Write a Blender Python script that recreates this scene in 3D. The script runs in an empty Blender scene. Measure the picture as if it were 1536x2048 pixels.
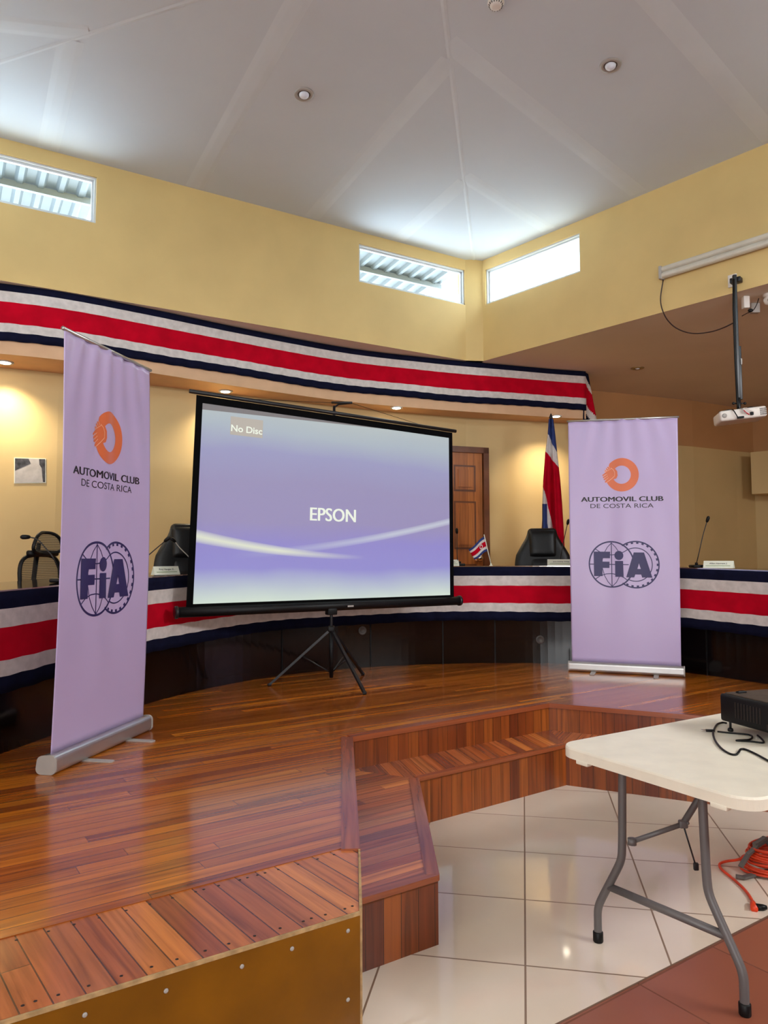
import bpy, bmesh, math, random
from mathutils import Vector, Matrix
random.seed(7)
PI = math.pi
C = bpy.context.scene.collection

# ---------------------------------------------------------------- camera
FPX, PITCH, ROLL, EYE = 1461.4, 0.0625, -0.0031, 1.61
def cam_axes():
    cp, sp = math.cos(PITCH), math.sin(PITCH)
    f = Vector((0, cp, sp)); r = Vector((1, 0, 0)); u = Vector((0, -sp, cp))
    c, s = math.cos(ROLL), math.sin(ROLL)
    return c*r + s*u, -s*r + c*u, f
RX, UX, FX = cam_axes()
cd = bpy.data.cameras.new('camera'); cam = bpy.data.objects.new('camera', cd); C.objects.link(cam)
m = Matrix.Identity(4)
for i, v in enumerate((RX, UX, -FX)):
    for j in range(3): m[j][i] = v[j]
m[2][3] = EYE
cam.matrix_world = m
cd.sensor_fit = 'HORIZONTAL'; cd.sensor_width = 36; cd.lens = FPX/1536*36
cd.clip_start = 0.02; cd.clip_end = 200
bpy.context.scene.camera = cam

# ---------------------------------------------------------------- world, lamps, exposure
sc = bpy.context.scene
sc.view_settings.view_transform = 'Standard'; sc.view_settings.look = 'None'
sc.view_settings.exposure = 0.15; sc.view_settings.gamma = 1.0
sc.view_settings.use_curve_mapping = False
w = bpy.data.worlds.new('overcast_sky'); sc.world = w; w.use_nodes = True
wb = w.node_tree.nodes['Background']
wb.inputs[0].default_value = (0.74, 0.90, 1.0, 1); wb.inputs[1].default_value = 12.0

def area(name, loc, target, sx, sy, power, col):
    l = bpy.data.lights.new(name, 'AREA'); l.shape = 'RECTANGLE'; l.size = sx; l.size_y = sy
    l.energy = power; l.color = col
    o = bpy.data.objects.new(name, l); C.objects.link(o); o.location = loc
    o.rotation_euler = (Vector(target)-Vector(loc)).to_track_quat('-Z', 'Y').to_euler()
    return o
# unseen fill lights added behind and beside the camera to brighten the hall
area('fill_light_rear', (-1.2, -4.85, 1.9), (-0.2, 5, 1.3), 5.5, 2.6, 270, (0.92, 0.97, 1.0))
area('fill_light_side', (9.2, -0.8, 1.9), (0, 4.5, 2.0), 3.5, 2.4, 100, (0.92, 0.97, 1.0))
area('fill_light_left', (-6.6, -1.5, 1.9), (1, 5, 1.8), 3.5, 2.4, 80, (0.92, 0.97, 1.0))
# overhead fill lights added out of view to brighten the floor, table and deck
for lx, ly, tx, ty, pw in ((-2.6, -0.6, -0.8, 5.0, 50), (1.9, -0.8, 0.9, 5.0, 40), (5.9, 1.2, 1.4, 4.6, 360), (-5.6, 1.6, -2.0, 4.6, 60)):
    area('fill_light_overhead', (lx, ly, 4.12), (tx, ty, 0.2), 2.6, 1.0, pw, (0.94, 0.97, 1.0))

# ---------------------------------------------------------------- measuring helpers (sight lines onto real planes)
def ray(px, py):
    return (px-768)/FPX*RX - (py-1024)/FPX*UX + FX
def at_z(px, py, z):
    d = ray(px, py); return Vector((0, 0, EYE)) + d*((z-EYE)/d.z)
def at_y(px, py, y):
    d = ray(px, py); return Vector((0, 0, EYE)) + d*(y/d.y)
def at_v(px, py, A, B, off=0.0):
    """point on the vertical plane through plan points A and B (shifted off towards the viewer)"""
    d = ray(px, py); nx, ny = B[1]-A[1], A[0]-B[0]; L = math.hypot(nx, ny); nx /= L; ny /= L
    c = nx*A[0]+ny*A[1]
    c = c-off if c > 0 else c+off
    return Vector((0, 0, EYE)) + d*(c/(nx*d.x+ny*d.y))

# ---------------------------------------------------------------- materials
def srgb(r, g, b):
    f = lambda c: (c/255/12.92) if c/255 <= 0.04045 else ((c/255+0.055)/1.055)**2.4
    return (f(r), f(g), f(b), 1)
def newmat(name):
    mt = bpy.data.materials.new(name); mt.use_nodes = True
    nt = mt.node_tree; return mt, nt, nt.nodes['Principled BSDF']
def N(nt, t, **kw):
    n = nt.nodes.new(t)
    for k, v in kw.items(): setattr(n, k, v)
    return n
def mathn(nt, op, a, b=None, c=None):
    n = nt.nodes.new('ShaderNodeMath'); n.operation = op
    for i, v in enumerate((a, b, c)):
        if v is None: continue
        if isinstance(v, (int, float)): n.inputs[i].default_value = v
        else: nt.links.new(v, n.inputs[i])
    return n.outputs[0]
def mixc(nt, fac, a, b, mode='MIX'):
    n = nt.nodes.new('ShaderNodeMix'); n.data_type = 'RGBA'; n.blend_type = mode
    for sock, v in ((n.inputs[0], fac), (n.inputs[6], a), (n.inputs[7], b)):
        if isinstance(v, (int, float)): sock.default_value = v
        elif isinstance(v, tuple): sock.default_value = v
        else: nt.links.new(v, sock)
    return n.outputs[2]
def ramp(nt, fac, stops, interp='LINEAR'):
    n = nt.nodes.new('ShaderNodeValToRGB'); n.color_ramp.interpolation = interp
    e = n.color_ramp.elements
    while len(e) < len(stops): e.new(0.5)
    for i, (p, c) in enumerate(stops): e[i].position = p; e[i].color = c
    nt.links.new(fac, n.inputs[0]); return n.outputs[0]

def simple(name, col, rough=0.5, metal=0.0, var=0.06, scale=6.0, bump=0.0, bscale=80, spec=0.5, coat=0, sheen=0):
    """plain surface with a slight uneven tone"""
    mt, nt, b = newmat(name)
    tc = N(nt, 'ShaderNodeTexCoord'); no = N(nt, 'ShaderNodeTexNoise'); no.inputs['Scale'].default_value = scale
    no.inputs['Detail'].default_value = 4
    nt.links.new(tc.outputs['Object'], no.inputs['Vector'])
    lo = tuple(max(0, c*(1-var*1.6)) for c in col[:3])+(1,); hi = tuple(min(1, c*(1+var*1.6)) for c in col[:3])+(1,)
    nt.links.new(ramp(nt, no.outputs[0], [(0.3, lo), (0.7, hi)]), b.inputs['Base Color'])
    b.inputs['Roughness'].default_value = rough; b.inputs['Metallic'].default_value = metal
    b.inputs['Specular IOR Level'].default_value = spec
    b.inputs['Coat Weight'].default_value = coat
    b.inputs['Sheen Weight'].default_value = sheen
    if bump:
        n2 = N(nt, 'ShaderNodeTexNoise'); n2.inputs['Scale'].default_value = bscale
        nt.links.new(tc.outputs['Object'], n2.inputs['Vector'])
        bp = N(nt, 'ShaderNodeBump'); bp.inputs['Strength'].default_value = bump; bp.inputs['Distance'].default_value = 0.01
        nt.links.new(n2.outputs[0], bp.inputs['Height']); nt.links.new(bp.outputs[0], b.inputs['Normal'])
    return mt

def emit(name, col, strength):
    mt, nt, b = newmat(name)
    b.inputs['Base Color'].default_value = tuple(c*0.2 for c in col[:3])+(1,); b.inputs['Emission Color'].default_value = col
    b.inputs['Emission Strength'].default_value = strength
    return mt

def planks(name, width, length, cols, rough=0.2, gap=0.0016, grain=1.0, coat=0.3, bump=0.25, seed=0.0):
    """boards laid side by side; UV is in metres, u along the board and v across"""
    mt, nt, b = newmat(name)
    uv = N(nt, 'ShaderNodeUVMap'); sp = N(nt, 'ShaderNodeSeparateXYZ'); nt.links.new(uv.outputs[0], sp.inputs[0])
    u, v = sp.outputs[0], sp.outputs[1]
    vs = mathn(nt, 'DIVIDE', mathn(nt, 'ADD', v, 50.0+seed), width); row = mathn(nt, 'FLOOR', vs); vf = mathn(nt, 'FRACT', vs)
    wn = N(nt, 'ShaderNodeTexWhiteNoise', noise_dimensions='1D'); nt.links.new(row, wn.inputs['W'])
    us = mathn(nt, 'ADD', mathn(nt, 'DIVIDE', mathn(nt, 'ADD', u, 50.0), length), mathn(nt, 'MULTIPLY', wn.outputs[0], 7.3))
    col = mathn(nt, 'FLOOR', us); uf = mathn(nt, 'FRACT', us)
    cb = N(nt, 'ShaderNodeCombineXYZ'); nt.links.new(row, cb.inputs[0]); nt.links.new(col, cb.inputs[1])
    w2 = N(nt, 'ShaderNodeTexWhiteNoise', noise_dimensions='2D'); nt.links.new(cb.outputs[0], w2.inputs['Vector'])
    n = len(cols); base = ramp(nt, w2.outputs[0], [(i/(n-1), c) for i, c in enumerate(cols)])
    # grain
    cg = N(nt, 'ShaderNodeCombineXYZ')
    nt.links.new(mathn(nt, 'MULTIPLY', u, 1.6), cg.inputs[0]); nt.links.new(mathn(nt, 'MULTIPLY', v, 38.0), cg.inputs[1])
    nt.links.new(mathn(nt, 'MULTIPLY', w2.outputs[0], 40.0), cg.inputs[2])
    g = N(nt, 'ShaderNodeTexNoise'); g.inputs['Scale'].default_value = 1.0; g.inputs['Detail'].default_value = 5
    g.inputs['Distortion'].default_value = 0.6; nt.links.new(cg.outputs[0], g.inputs['Vector'])
    gr = ramp(nt, g.outputs[0], [(0.28, (0.42, 0.36, 0.32, 1)), (0.5, (0.92, 0.9, 0.88, 1)), (0.72, (1.22, 1.2, 1.15, 1))])
    c1 = mixc(nt, 0.85*grain, base, gr, 'MULTIPLY')
    e1 = mathn(nt, 'LESS_THAN', vf, gap/width); e2 = mathn(nt, 'GREATER_THAN', vf, 1-gap/width)
    e3 = mathn(nt, 'LESS_THAN', uf, gap*1.3/length)
    gm = mathn(nt, 'MAXIMUM', mathn(nt, 'MAXIMUM', e1, e2), e3)
    c2 = mixc(nt, mathn(nt, 'MULTIPLY', gm, 0.8), c1, (0.02, 0.008, 0.004, 1))
    nt.links.new(c2, b.inputs['Base Color'])
    b.inputs['Roughness'].default_value = rough; b.inputs['Coat Weight'].default_value = coat
    b.inputs['Coat Roughness'].default_value = 0.09
    bp = N(nt, 'ShaderNodeBump'); bp.inputs['Strength'].default_value = bump; bp.inputs['Distance'].default_value = 0.004
    nt.links.new(mathn(nt, 'SUBTRACT', mathn(nt, 'MULTIPLY', g.outputs[0], 0.12), gm), bp.inputs['Height'])
    nt.links.new(bp.outputs[0], b.inputs['Normal'])
    return mt

def tiles(name, size, rot, ox, oy, cola, colb, grout, gap=0.004, rough=0.06, spec=0.5):
    mt, nt, b = newmat(name)
    ge = N(nt, 'ShaderNodeNewGeometry')
    mp = N(nt, 'ShaderNodeMapping'); mp.vector_type = 'TEXTURE'
    mp.inputs['Location'].default_value = (ox, oy, 0); mp.inputs['Rotation'].default_value = (0, 0, rot)
    nt.links.new(ge.outputs['Position'], mp.inputs[0])
    sp = N(nt, 'ShaderNodeSeparateXYZ'); nt.links.new(mp.outputs[0], sp.inputs[0])
    xs = mathn(nt, 'DIVIDE', mathn(nt, 'ADD', sp.outputs[0], size*40), size); ys = mathn(nt, 'DIVIDE', mathn(nt, 'ADD', sp.outputs[1], size*40), size)
    def edge(s):
        fr = mathn(nt, 'FRACT', s)
        return mathn(nt, 'MAXIMUM', mathn(nt, 'LESS_THAN', fr, gap/size), mathn(nt, 'GREATER_THAN', fr, 1-gap/size))
    gm = mathn(nt, 'MAXIMUM', edge(xs), edge(ys))
    cb = N(nt, 'ShaderNodeCombineXYZ'); nt.links.new(mathn(nt, 'FLOOR', xs), cb.inputs[0]); nt.links.new(mathn(nt, 'FLOOR', ys), cb.inputs[1])
    wn = N(nt, 'ShaderNodeTexWhiteNoise', noise_dimensions='2D'); nt.links.new(cb.outputs[0], wn.inputs['Vector'])
    no = N(nt, 'ShaderNodeTexNoise'); no.inputs['Scale'].default_value = 2.2; no.inputs['Detail'].default_value = 6
    nt.links.new(ge.outputs['Position'], no.inputs['Vector'])
    f = mathn(nt, 'ADD', mathn(nt, 'MULTIPLY', wn.outputs[0], 0.35), mathn(nt, 'MULTIPLY', no.outputs[0], 0.75))
    c = ramp(nt, f, [(0.25, cola), (0.8, colb)])
    nt.links.new(mixc(nt, gm, c, grout), b.inputs['Base Color'])
    nt.links.new(mathn(nt, 'ADD', mathn(nt, 'MULTIPLY', gm, 0.5), rough), b.inputs['Roughness'])
    b.inputs['Specular IOR Level'].default_value = spec
    bp = N(nt, 'ShaderNodeBump'); bp.inputs['Strength'].default_value = 0.3; bp.inputs['Distance'].default_value = 0.002
    nt.links.new(mathn(nt, 'MULTIPLY', gm, -1.0), bp.inputs['Height']); nt.links.new(bp.outputs[0], b.inputs['Normal'])
    return mt

M = {}
M['yellow'] = simple('yellow_wall_paint', srgb(214, 184, 122), 0.7, var=0.035, scale=1.6, bump=0.04, bscale=60)
M['yellow_low'] = simple('cream_yellow_wall_paint', srgb(206, 178, 124), 0.62, var=0.03, scale=1.5, bump=0.04, bscale=50)
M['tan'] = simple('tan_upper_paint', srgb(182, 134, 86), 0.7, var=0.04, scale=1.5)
M['peach'] = simple('peach_fascia_paint', srgb(214, 172, 134), 0.6, var=0.03)
M['soffit'] = simple('soffit_ceiling_paint', srgb(224, 214, 198), 0.85, var=0.03, scale=1)
M['ceil'] = simple('white_ceiling_paint', srgb(206, 214, 224), 0.75, var=0.02, scale=0.9)
M['joint'] = simple('ceiling_joint_compound', srgb(211, 219, 228), 0.7, var=0.02, scale=2)
M['alu'] = simple('aluminium', srgb(190, 188, 186), 0.32, metal=0.85, var=0.03)
M['white_metal'] = simple('white_window_metal', srgb(205, 210, 214), 0.4, var=0.02)
M['black'] = simple('black_plastic', srgb(12, 12, 14), 0.45, var=0.1, spec=0.25)
M['black_cloth'] = simple('black_screen_edging', srgb(10, 10, 11), 0.9, var=0.1, spec=0.05)
M['black_metal'] = simple('black_painted_metal', srgb(30, 30, 33), 0.35, metal=0.2, var=0.1)
M['leather'] = simple('black_leather', srgb(13, 14, 16), 0.38, var=0.15, spec=0.35, bump=0.15, bscale=160)
M['chrome'] = simple('chrome', srgb(210, 205, 200), 0.15, metal=1.0, var=0.02)
M['grey_steel'] = simple('grey_powder_coated_steel', srgb(98, 94, 94), 0.4, metal=0.1, var=0.05)
M['navy'] = simple('navy_cloth', srgb(18, 20, 42), 0.9, var=0.12, spec=0.08, scale=12, bump=0.1, bscale=300)
M['cloth_white'] = simple('white_cloth', srgb(208, 200, 196), 0.85, var=0.07, scale=18, bump=0.15, bscale=200)
M['red'] = simple('red_cloth', srgb(184, 2, 32), 0.9, spec=0.1, var=0.1, scale=6, bump=0.1, bscale=300)
M['blue'] = simple('blue_cloth', srgb(30, 50, 110), 0.8, var=0.08)
M['banner'] = simple('lilac_banner_vinyl', srgb(186, 167, 206), 0.3, var=0.012, scale=1.0)
M['orange_print'] = simple('orange_print', srgb(214, 106, 60), 0.35, var=0.02)
M['pale_print'] = simple('pale_print_line', srgb(236, 180, 150), 0.4, var=0.0)
M['black_print'] = simple('black_print', srgb(26, 14, 24), 0.4, var=0.0)
M['navy_print'] = simple('navy_print', srgb(38, 28, 84), 0.4, var=0.02)
M['table'] = simple('white_table_plastic', srgb(234, 226, 208), 0.42, var=0.03, scale=9, bump=0.08, bscale=240)
M['desk_dark'] = simple('dark_glossy_desk_wood', srgb(9, 6, 6), 0.12, var=0.25, scale=4)
M['desk_top'] = simple('black_glossy_desk_top', srgb(34, 24, 20), 0.08, var=0.2, scale=4)
M['paper'] = simple('paper', srgb(232, 232, 215), 0.6, var=0.02)
M['proj_white'] = simple('white_projector_shell', srgb(222, 214, 206), 0.45, var=0.03)
M['grey_plastic'] = simple('grey_plastic', srgb(96, 90, 86), 0.5, var=0.08)
M['light_grey'] = simple('light_grey_plastic', srgb(168, 162, 156), 0.5, var=0.05)
M['orange_cord'] = simple('orange_cord_rubber', srgb(214, 62, 24), 0.45, var=0.12, scale=14)
M['brass'] = simple('dull_brass', srgb(170, 150, 110), 0.35, metal=0.7)
M['pole_wood'] = simple('brown_pole_wood', srgb(120, 80, 50), 0.4, var=0.1)
M['ochre'] = simple('ochre_painted_board', srgb(120, 74, 2), 0.38, var=0.16, scale=3.5, bump=0.12, bscale=20)
M['ply'] = simple('raw_plywood_edge', srgb(172, 140, 96), 0.7, var=0.2, scale=30)
M['hole'] = simple('dark_screw_hole', srgb(30, 18, 12), 0.6)
M['galv'] = simple('galvanised_roof_sheet', srgb(66, 76, 84), 0.45, metal=0.0, var=0.12, scale=4)
M['steel_white'] = simple('steel_purlin', srgb(96, 104, 110), 0.6)
M['glass_lamp'] = simple('frosted_lamp_glass', srgb(220, 224, 235), 0.2)
M['diffuser'] = simple('ribbed_lamp_diffuser', srgb(206, 200, 186), 0.3, var=0.05)
M['mesh_grey'] = simple('grey_mesh_fabric', srgb(58, 54, 50), 0.7, var=0.1, scale=30)
M['trim_groove_shade'] = simple('dark_pine_trim_and_groove_shade', srgb(104, 60, 34), 0.35, var=0.15)
M['lamp_on'] = emit('lit_halogen_lamp', (1.0, 0.88, 0.68, 1), 22)
M['photo_dark'] = simple('photo_dark_tone', srgb(60, 58, 62), 0.4, var=0.5, scale=24)
M['photo_mid'] = simple('photo_light_tone', srgb(186, 180, 176), 0.4, var=0.12, scale=10)
M['green_print'] = simple('green_print', srgb(120, 150, 90), 0.5)

M['deck'] = planks('varnished_deck_boards', 0.072, 1.9, [srgb(128, 60, 16), srgb(166, 88, 22), srgb(192, 110, 28), srgb(150, 76, 22), srgb(206, 126, 38)], rough=0.22, coat=0.35)
M['border'] = planks('varnished_border_boards', 0.078, 9.0, [srgb(160, 84, 44), srgb(192, 110, 56), srgb(206, 128, 64), srgb(146, 74, 42), srgb(200, 118, 48)], rough=0.27, coat=0.25, gap=0.0022)
M['riser'] = planks('varnished_riser_boards', 0.085, 9.0, [srgb(112, 50, 20), srgb(148, 74, 26), srgb(100, 42, 18), srgb(164, 88, 32)], rough=0.3, coat=0.2)
M['tread'] = planks('varnished_tread_boards', 0.075, 9.0, [srgb(168, 86, 44), srgb(200, 114, 62), srgb(134, 70, 50), srgb(214, 130, 66)], rough=0.25, coat=0.25)
M['trimwood'] = planks('varnished_edge_board', 0.6, 9.0, [srgb(148, 76, 44), srgb(156, 84, 50)], rough=0.25, coat=0.25)
M['door'] = planks('varnished_pine_door', 0.17, 9.0, [srgb(166, 96, 42), srgb(186, 114, 56), srgb(150, 84, 38)], rough=0.3, coat=0.2, gap=0.0003, grain=0.8)
M['tile'] = tiles('polished_cream_tile', 0.5671, -0.1873, 0.8697, 4.6651, srgb(216, 200, 182), srgb(230, 216, 198), srgb(136, 112, 94))
M['terra'] = tiles('terracotta_tile', 0.475, math.radians(34.2), 0.96, 2.862, srgb(136, 76, 56), srgb(152, 90, 66), srgb(114, 66, 48), rough=0.3)

def glass_mat():
    mt, nt, b = newmat('clear_window_glass')
    out = nt.nodes['Material Output']
    tr = N(nt, 'ShaderNodeBsdfTransparent'); tr.inputs[0].default_value = (0.93, 0.97, 0.98, 1)
    gl = N(nt, 'ShaderNodeBsdfGlossy'); gl.inputs['Roughness'].default_value = 0.02
    mx = N(nt, 'ShaderNodeMixShader'); mx.inputs[0].default_value = 0.06
    nt.links.new(tr.outputs[0], mx.inputs[1]); nt.links.new(gl.outputs[0], mx.inputs[2]); nt.links.new(mx.outputs[0], out.inputs[0])
    return mt
M['glass'] = glass_mat()

def weave_mat():
    mt, nt, b = newmat('see_through_mesh_fabric')
    b.inputs['Base Color'].default_value = srgb(50, 46, 42); b.inputs['Roughness'].default_value = 0.8
    tc = N(nt, 'ShaderNodeTexCoord'); wv = N(nt, 'ShaderNodeTexWave'); wv.inputs['Scale'].default_value = 22; wv.bands_direction = 'Z'
    nt.links.new(tc.outputs['Object'], wv.inputs['Vector'])
    nt.links.new(mathn(nt, 'ADD', mathn(nt, 'MULTIPLY', wv.outputs['Fac'], 0.35), 0.5), b.inputs['Alpha'])
    return mt
M['weave'] = weave_mat()

def screen_mat():
    """what the projector throws on the fabric: u to the right, v upwards, both 0..1"""
    mt, nt, b = newmat('projected_picture_on_fabric')
    uv = N(nt, 'ShaderNodeUVMap'); sp = N(nt, 'ShaderNodeSeparateXYZ'); nt.links.new(uv.outputs[0], sp.inputs[0])
    u, v = sp.outputs[0], sp.outputs[1]
    no = N(nt, 'ShaderNodeTexNoise'); no.inputs['Scale'].default_value = 2.4; nt.links.new(uv.outputs[0], no.inputs['Vector'])
    vv = mathn(nt, 'ADD', v, mathn(nt, 'MULTIPLY', mathn(nt, 'SUBTRACT', no.outputs[0], 0.5), 0.12))
    base = ramp(nt, vv, [(0.0, srgb(206, 224, 208)), (0.07, srgb(176, 190, 206)), (0.17, srgb(128, 124, 205)), (0.3, srgb(126, 118, 200)),
                         (0.42, srgb(136, 126, 178)), (0.62, srgb(136, 128, 176)), (0.78, srgb(138, 140, 186)), (0.9, srgb(160, 176, 188)), (1.0, srgb(172, 186, 186))])
    def streak(cv, wd, fu, col, src):
        d = mathn(nt, 'ABSOLUTE', mathn(nt, 'SUBTRACT', v, cv))
        k = mathn(nt, 'SUBTRACT', 1.0, mathn(nt, 'DIVIDE', d, wd)); k = mathn(nt, 'MAXIMUM', k, 0.0)
        k = mathn(nt, 'POWER', k, 0.6)
        k = mathn(nt, 'MINIMUM', mathn(nt, 'MULTIPLY', mathn(nt, 'MULTIPLY', k, fu), 1.0), 1.0)
        return mixc(nt, k, src, col)
    # first streak falls from the left edge, second climbs to the right edge
    cv1 = mathn(nt, 'ADD', mathn(nt, 'ADD', 0.335, mathn(nt, 'MULTIPLY', u, -0.30)), mathn(nt, 'MULTIPLY', mathn(nt, 'MULTIPLY', u, u), 0.22))
    f1 = mathn(nt, 'MINIMUM', mathn(nt, 'MAXIMUM', mathn(nt, 'MULTIPLY', mathn(nt, 'SUBTRACT', 0.62, u), 3.0), 0.0), 1.0)
    w1 = mathn(nt, 'MAXIMUM', mathn(nt, 'SUBTRACT', 0.034, mathn(nt, 'MULTIPLY', u, 0.035)), 0.008)
    cv2 = mathn(nt, 'ADD', 0.235, mathn(nt, 'MULTIPLY', mathn(nt, 'POWER', u, 1.7), 0.23))
    f2 = mathn(nt, 'MINIMUM', mathn(nt, 'MAXIMUM', mathn(nt, 'MULTIPLY', mathn(nt, 'SUBTRACT', u, 0.12), 1.3), 0.0), 0.8)
    c = streak(cv2, 0.022, f2, srgb(200, 210, 220), base)
    c = streak(cv1, w1, f1, srgb(224, 230, 206), c)
    strip = mathn(nt, 'GREATER_THAN', v, mathn(nt, 'ADD', 0.968, mathn(nt, 'MULTIPLY', u, 0.045)))
    c = mixc(nt, strip, c, srgb(92, 88, 86))  # top strip gets no projection; its room-lit grey is painted as glow
    b.inputs['Base Color'].default_value = srgb(104, 102, 106); b.inputs['Roughness'].default_value = 0.8
    nt.links.new(c, b.inputs['Emission Color']); b.inputs['Emission Strength'].default_value = 0.74
    return mt
M['screen'] = screen_mat()
M['screen_text'] = emit('projected_pale_lettering', srgb(222, 228, 214), 0.85)
M['screen_patch'] = emit('projected_grey_patch', srgb(168, 160, 150), 0.85)

# ---------------------------------------------------------------- mesh builder
class MB:
    def __init__(s): s.v = []; s.f = []; s.m = []; s.uv = []; s.sm = []
    def add(s, verts, faces, mat=0, uvs=None, smooth=False):
        o = len(s.v); s.v += [Vector(p) for p in verts]
        for i, f in enumerate(faces):
            s.f.append([o+k for k in f]); s.m.append(mat if isinstance(mat, int) else mat[i])
            s.uv.append([uvs[k] for k in f] if uvs else None); s.sm.append(smooth)
        return s
    def quad(s, a, b, c, d, mat=0, uvs=None):
        return s.add([a, b, c, d], [(0, 1, 2, 3)], mat, uvs)
    def box(s, c, size, rz=0.0, mat=0, M4=None, smooth=False):
        x, y, z = [k/2 for k in size]
        R = M4 if M4 is not None else Matrix.Translation(Vector(c)) @ Matrix.Rotation(rz, 4, 'Z')
        P = [R @ Vector((i*x, j*y, k*z)) for k in (-1, 1) for j in (-1, 1) for i in (-1, 1)]
        return s.add(P, [(0, 2, 3, 1), (4, 5, 7, 6), (0, 1, 5, 4), (2, 6, 7, 3), (0, 4, 6, 2), (1, 3, 7, 5)], mat)
    def rbox(s, c, size, r=0.01, rz=0.0, mat=0, seg=3, M4=None):
        """box with rounded edges"""
        bm = bmesh.new(); bmesh.ops.create_cube(bm, size=1)
        for v in bm.verts: v.co = Vector((v.co.x*size[0], v.co.y*size[1], v.co.z*size[2]))
        bmesh.ops.bevel(bm, geom=bm.edges[:], offset=min(r, min(size)*0.49), segments=seg, affect='EDGES', profile=0.5)
        R = M4 if M4 is not None else Matrix.Translation(Vector(c)) @ Matrix.Rotation(rz, 4, 'Z')
        bm.verts.index_update()
        s.add([R @ v.co for v in bm.verts], [[v.index for v in f.verts] for f in bm.faces], mat, smooth=True); bm.free()
        return s
    def tube(s, pts, r, seg=10, mat=0, caps=True, closed=False):
        pts = [Vector(p) for p in pts]; n = len(pts); rs = r if isinstance(r, (list, tuple)) else [r]*n
        t0 = (pts[1]-pts[0]).normalized(); up = Vector((0, 0, 1)) if abs(t0.z) < 0.9 else Vector((1, 0, 0))
        nrm = (up - t0*up.dot(t0)).normalized(); V = []
        for i, p in enumerate(pts):
            if closed: t = (pts[(i+1) % n]-pts[i-1]).normalized()
            else: t = (pts[min(i+1, n-1)]-pts[max(i-1, 0)]).normalized()
            nrm = (nrm - t*nrm.dot(t)).normalized(); bi = t.cross(nrm)
            for k in range(seg):
                a = 2*PI*k/seg; V.append(p + (nrm*math.cos(a)+bi*math.sin(a))*rs[i])
        F = []
        for i in range(n if closed else n-1):
            j = (i+1) % n
            for k in range(seg):
                F.append((i*seg+k, i*seg+(k+1) % seg, j*seg+(k+1) % seg, j*seg+k))
        if caps and not closed:
            F.append(tuple(reversed(range(seg)))); F.append(tuple((n-1)*seg+k for k in range(seg)))
        return s.add(V, F, mat, smooth=True)
    def cyl(s, a, b, r, seg=20, mat=0): return s.tube([a, b], r, seg, mat)
    def lathe(s, c, prof, seg=28, mat=0, axis=None):
        """profile of (radius, height) turned around z, or around axis"""
        R = Vector((0, 0, 1)).rotation_difference(Vector(axis)).to_matrix() if axis else Matrix.Identity(3)
        V = []; c = Vector(c)
        for r, z in prof:
            for k in range(seg):
                a = 2*PI*k/seg; V.append(c + R @ Vector((r*math.cos(a), r*math.sin(a), z)))
        F = []
        for i in range(len(prof)-1):
            for k in range(seg): F.append((i*seg+k, i*seg+(k+1) % seg, (i+1)*seg+(k+1) % seg, (i+1)*seg+k))
        F.append(tuple(reversed(range(seg)))); F.append(tuple((len(prof)-1)*seg+k for k in range(seg)))
        return s.add(V, F, mat, smooth=True)
    def ball(s, c, r, mat=0, seg=16, sc3=(1, 1, 1)):
        c = Vector(c); V = []; F = []; n = seg//2
        for i in range(1, n):
            th = PI*i/n
            for k in range(seg):
                a = 2*PI*k/seg
                V.append(c+Vector((r*sc3[0]*math.sin(th)*math.cos(a), r*sc3[1]*math.sin(th)*math.sin(a), r*sc3[2]*math.cos(th))))
        for i in range(n-2):
            for k in range(seg): F.append((i*seg+k, (i+1)*seg+k, (i+1)*seg+(k+1) % seg, i*seg+(k+1) % seg))
        V.append(c+Vector((0, 0, r*sc3[2]))); V.append(c-Vector((0, 0, r*sc3[2]))); a = len(V)-2
        for k in range(seg):
            F.append((a, k, (k+1) % seg)); F.append((a+1, (n-2)*seg+(k+1) % seg, (n-2)*seg+k))
        return s.add(V, F, mat, smooth=True)
    def grid(s, fn, nu, nv, mat=0, smooth=True, uvfn=None, matfn=None):
        V = [fn(i/nu, j/nv) for j in range(nv+1) for i in range(nu+1)]
        U = [uvfn(i/nu, j/nv) if uvfn else (i/nu, j/nv) for j in range(nv+1) for i in range(nu+1)]
        F = []; ms = []
        for j in range(nv):
            for i in range(nu):
                a = j*(nu+1)+i; F.append((a, a+1, a+nu+2, a+nu+1)); ms.append(matfn(i, j) if matfn else mat)
        return s.add(V, F, ms, U, smooth)
    def prism(s, poly, z0, z1, mat=0, top=None, uvfn=None, sides=True, bottom=True):
        n = len(poly); V = [Vector((p[0], p[1], z0)) for p in poly]+[Vector((p[0], p[1], z1)) for p in poly]
        U = [uvfn(v) for v in V] if uvfn else None
        s.add(V, [tuple(range(n, 2*n))], mat if top is None else top, U)
        if bottom: s.add(V, [tuple(reversed(range(n)))], mat, U)
        if sides: s.add(V, [(i, (i+1) % n, n+(i+1) % n, n+i) for i in range(n)], mat)
        return s
    def build(s, name, mats, parent=None, autoloc=True):
        mats = mats if isinstance(mats, (list, tuple)) else [mats]
        me = bpy.data.meshes.new(name)
        if parent is not None: inv = root_matrix(parent).inverted(); loc = Vector((0, 0, 0)); V = [inv @ p for p in s.v]
        elif autoloc:
            xs = [p.x for p in s.v]; ys = [p.y for p in s.v]; zs = [p.z for p in s.v]
            loc = Vector(((min(xs)+max(xs))/2, (min(ys)+max(ys))/2, min(zs))); V = [p-loc for p in s.v]
        else: loc = Vector((0, 0, 0)); V = s.v
        me.from_pydata([tuple(p) for p in V], [], s.f)
        for mt in mats: me.materials.append(M[mt] if isinstance(mt, str) else mt)
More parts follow.
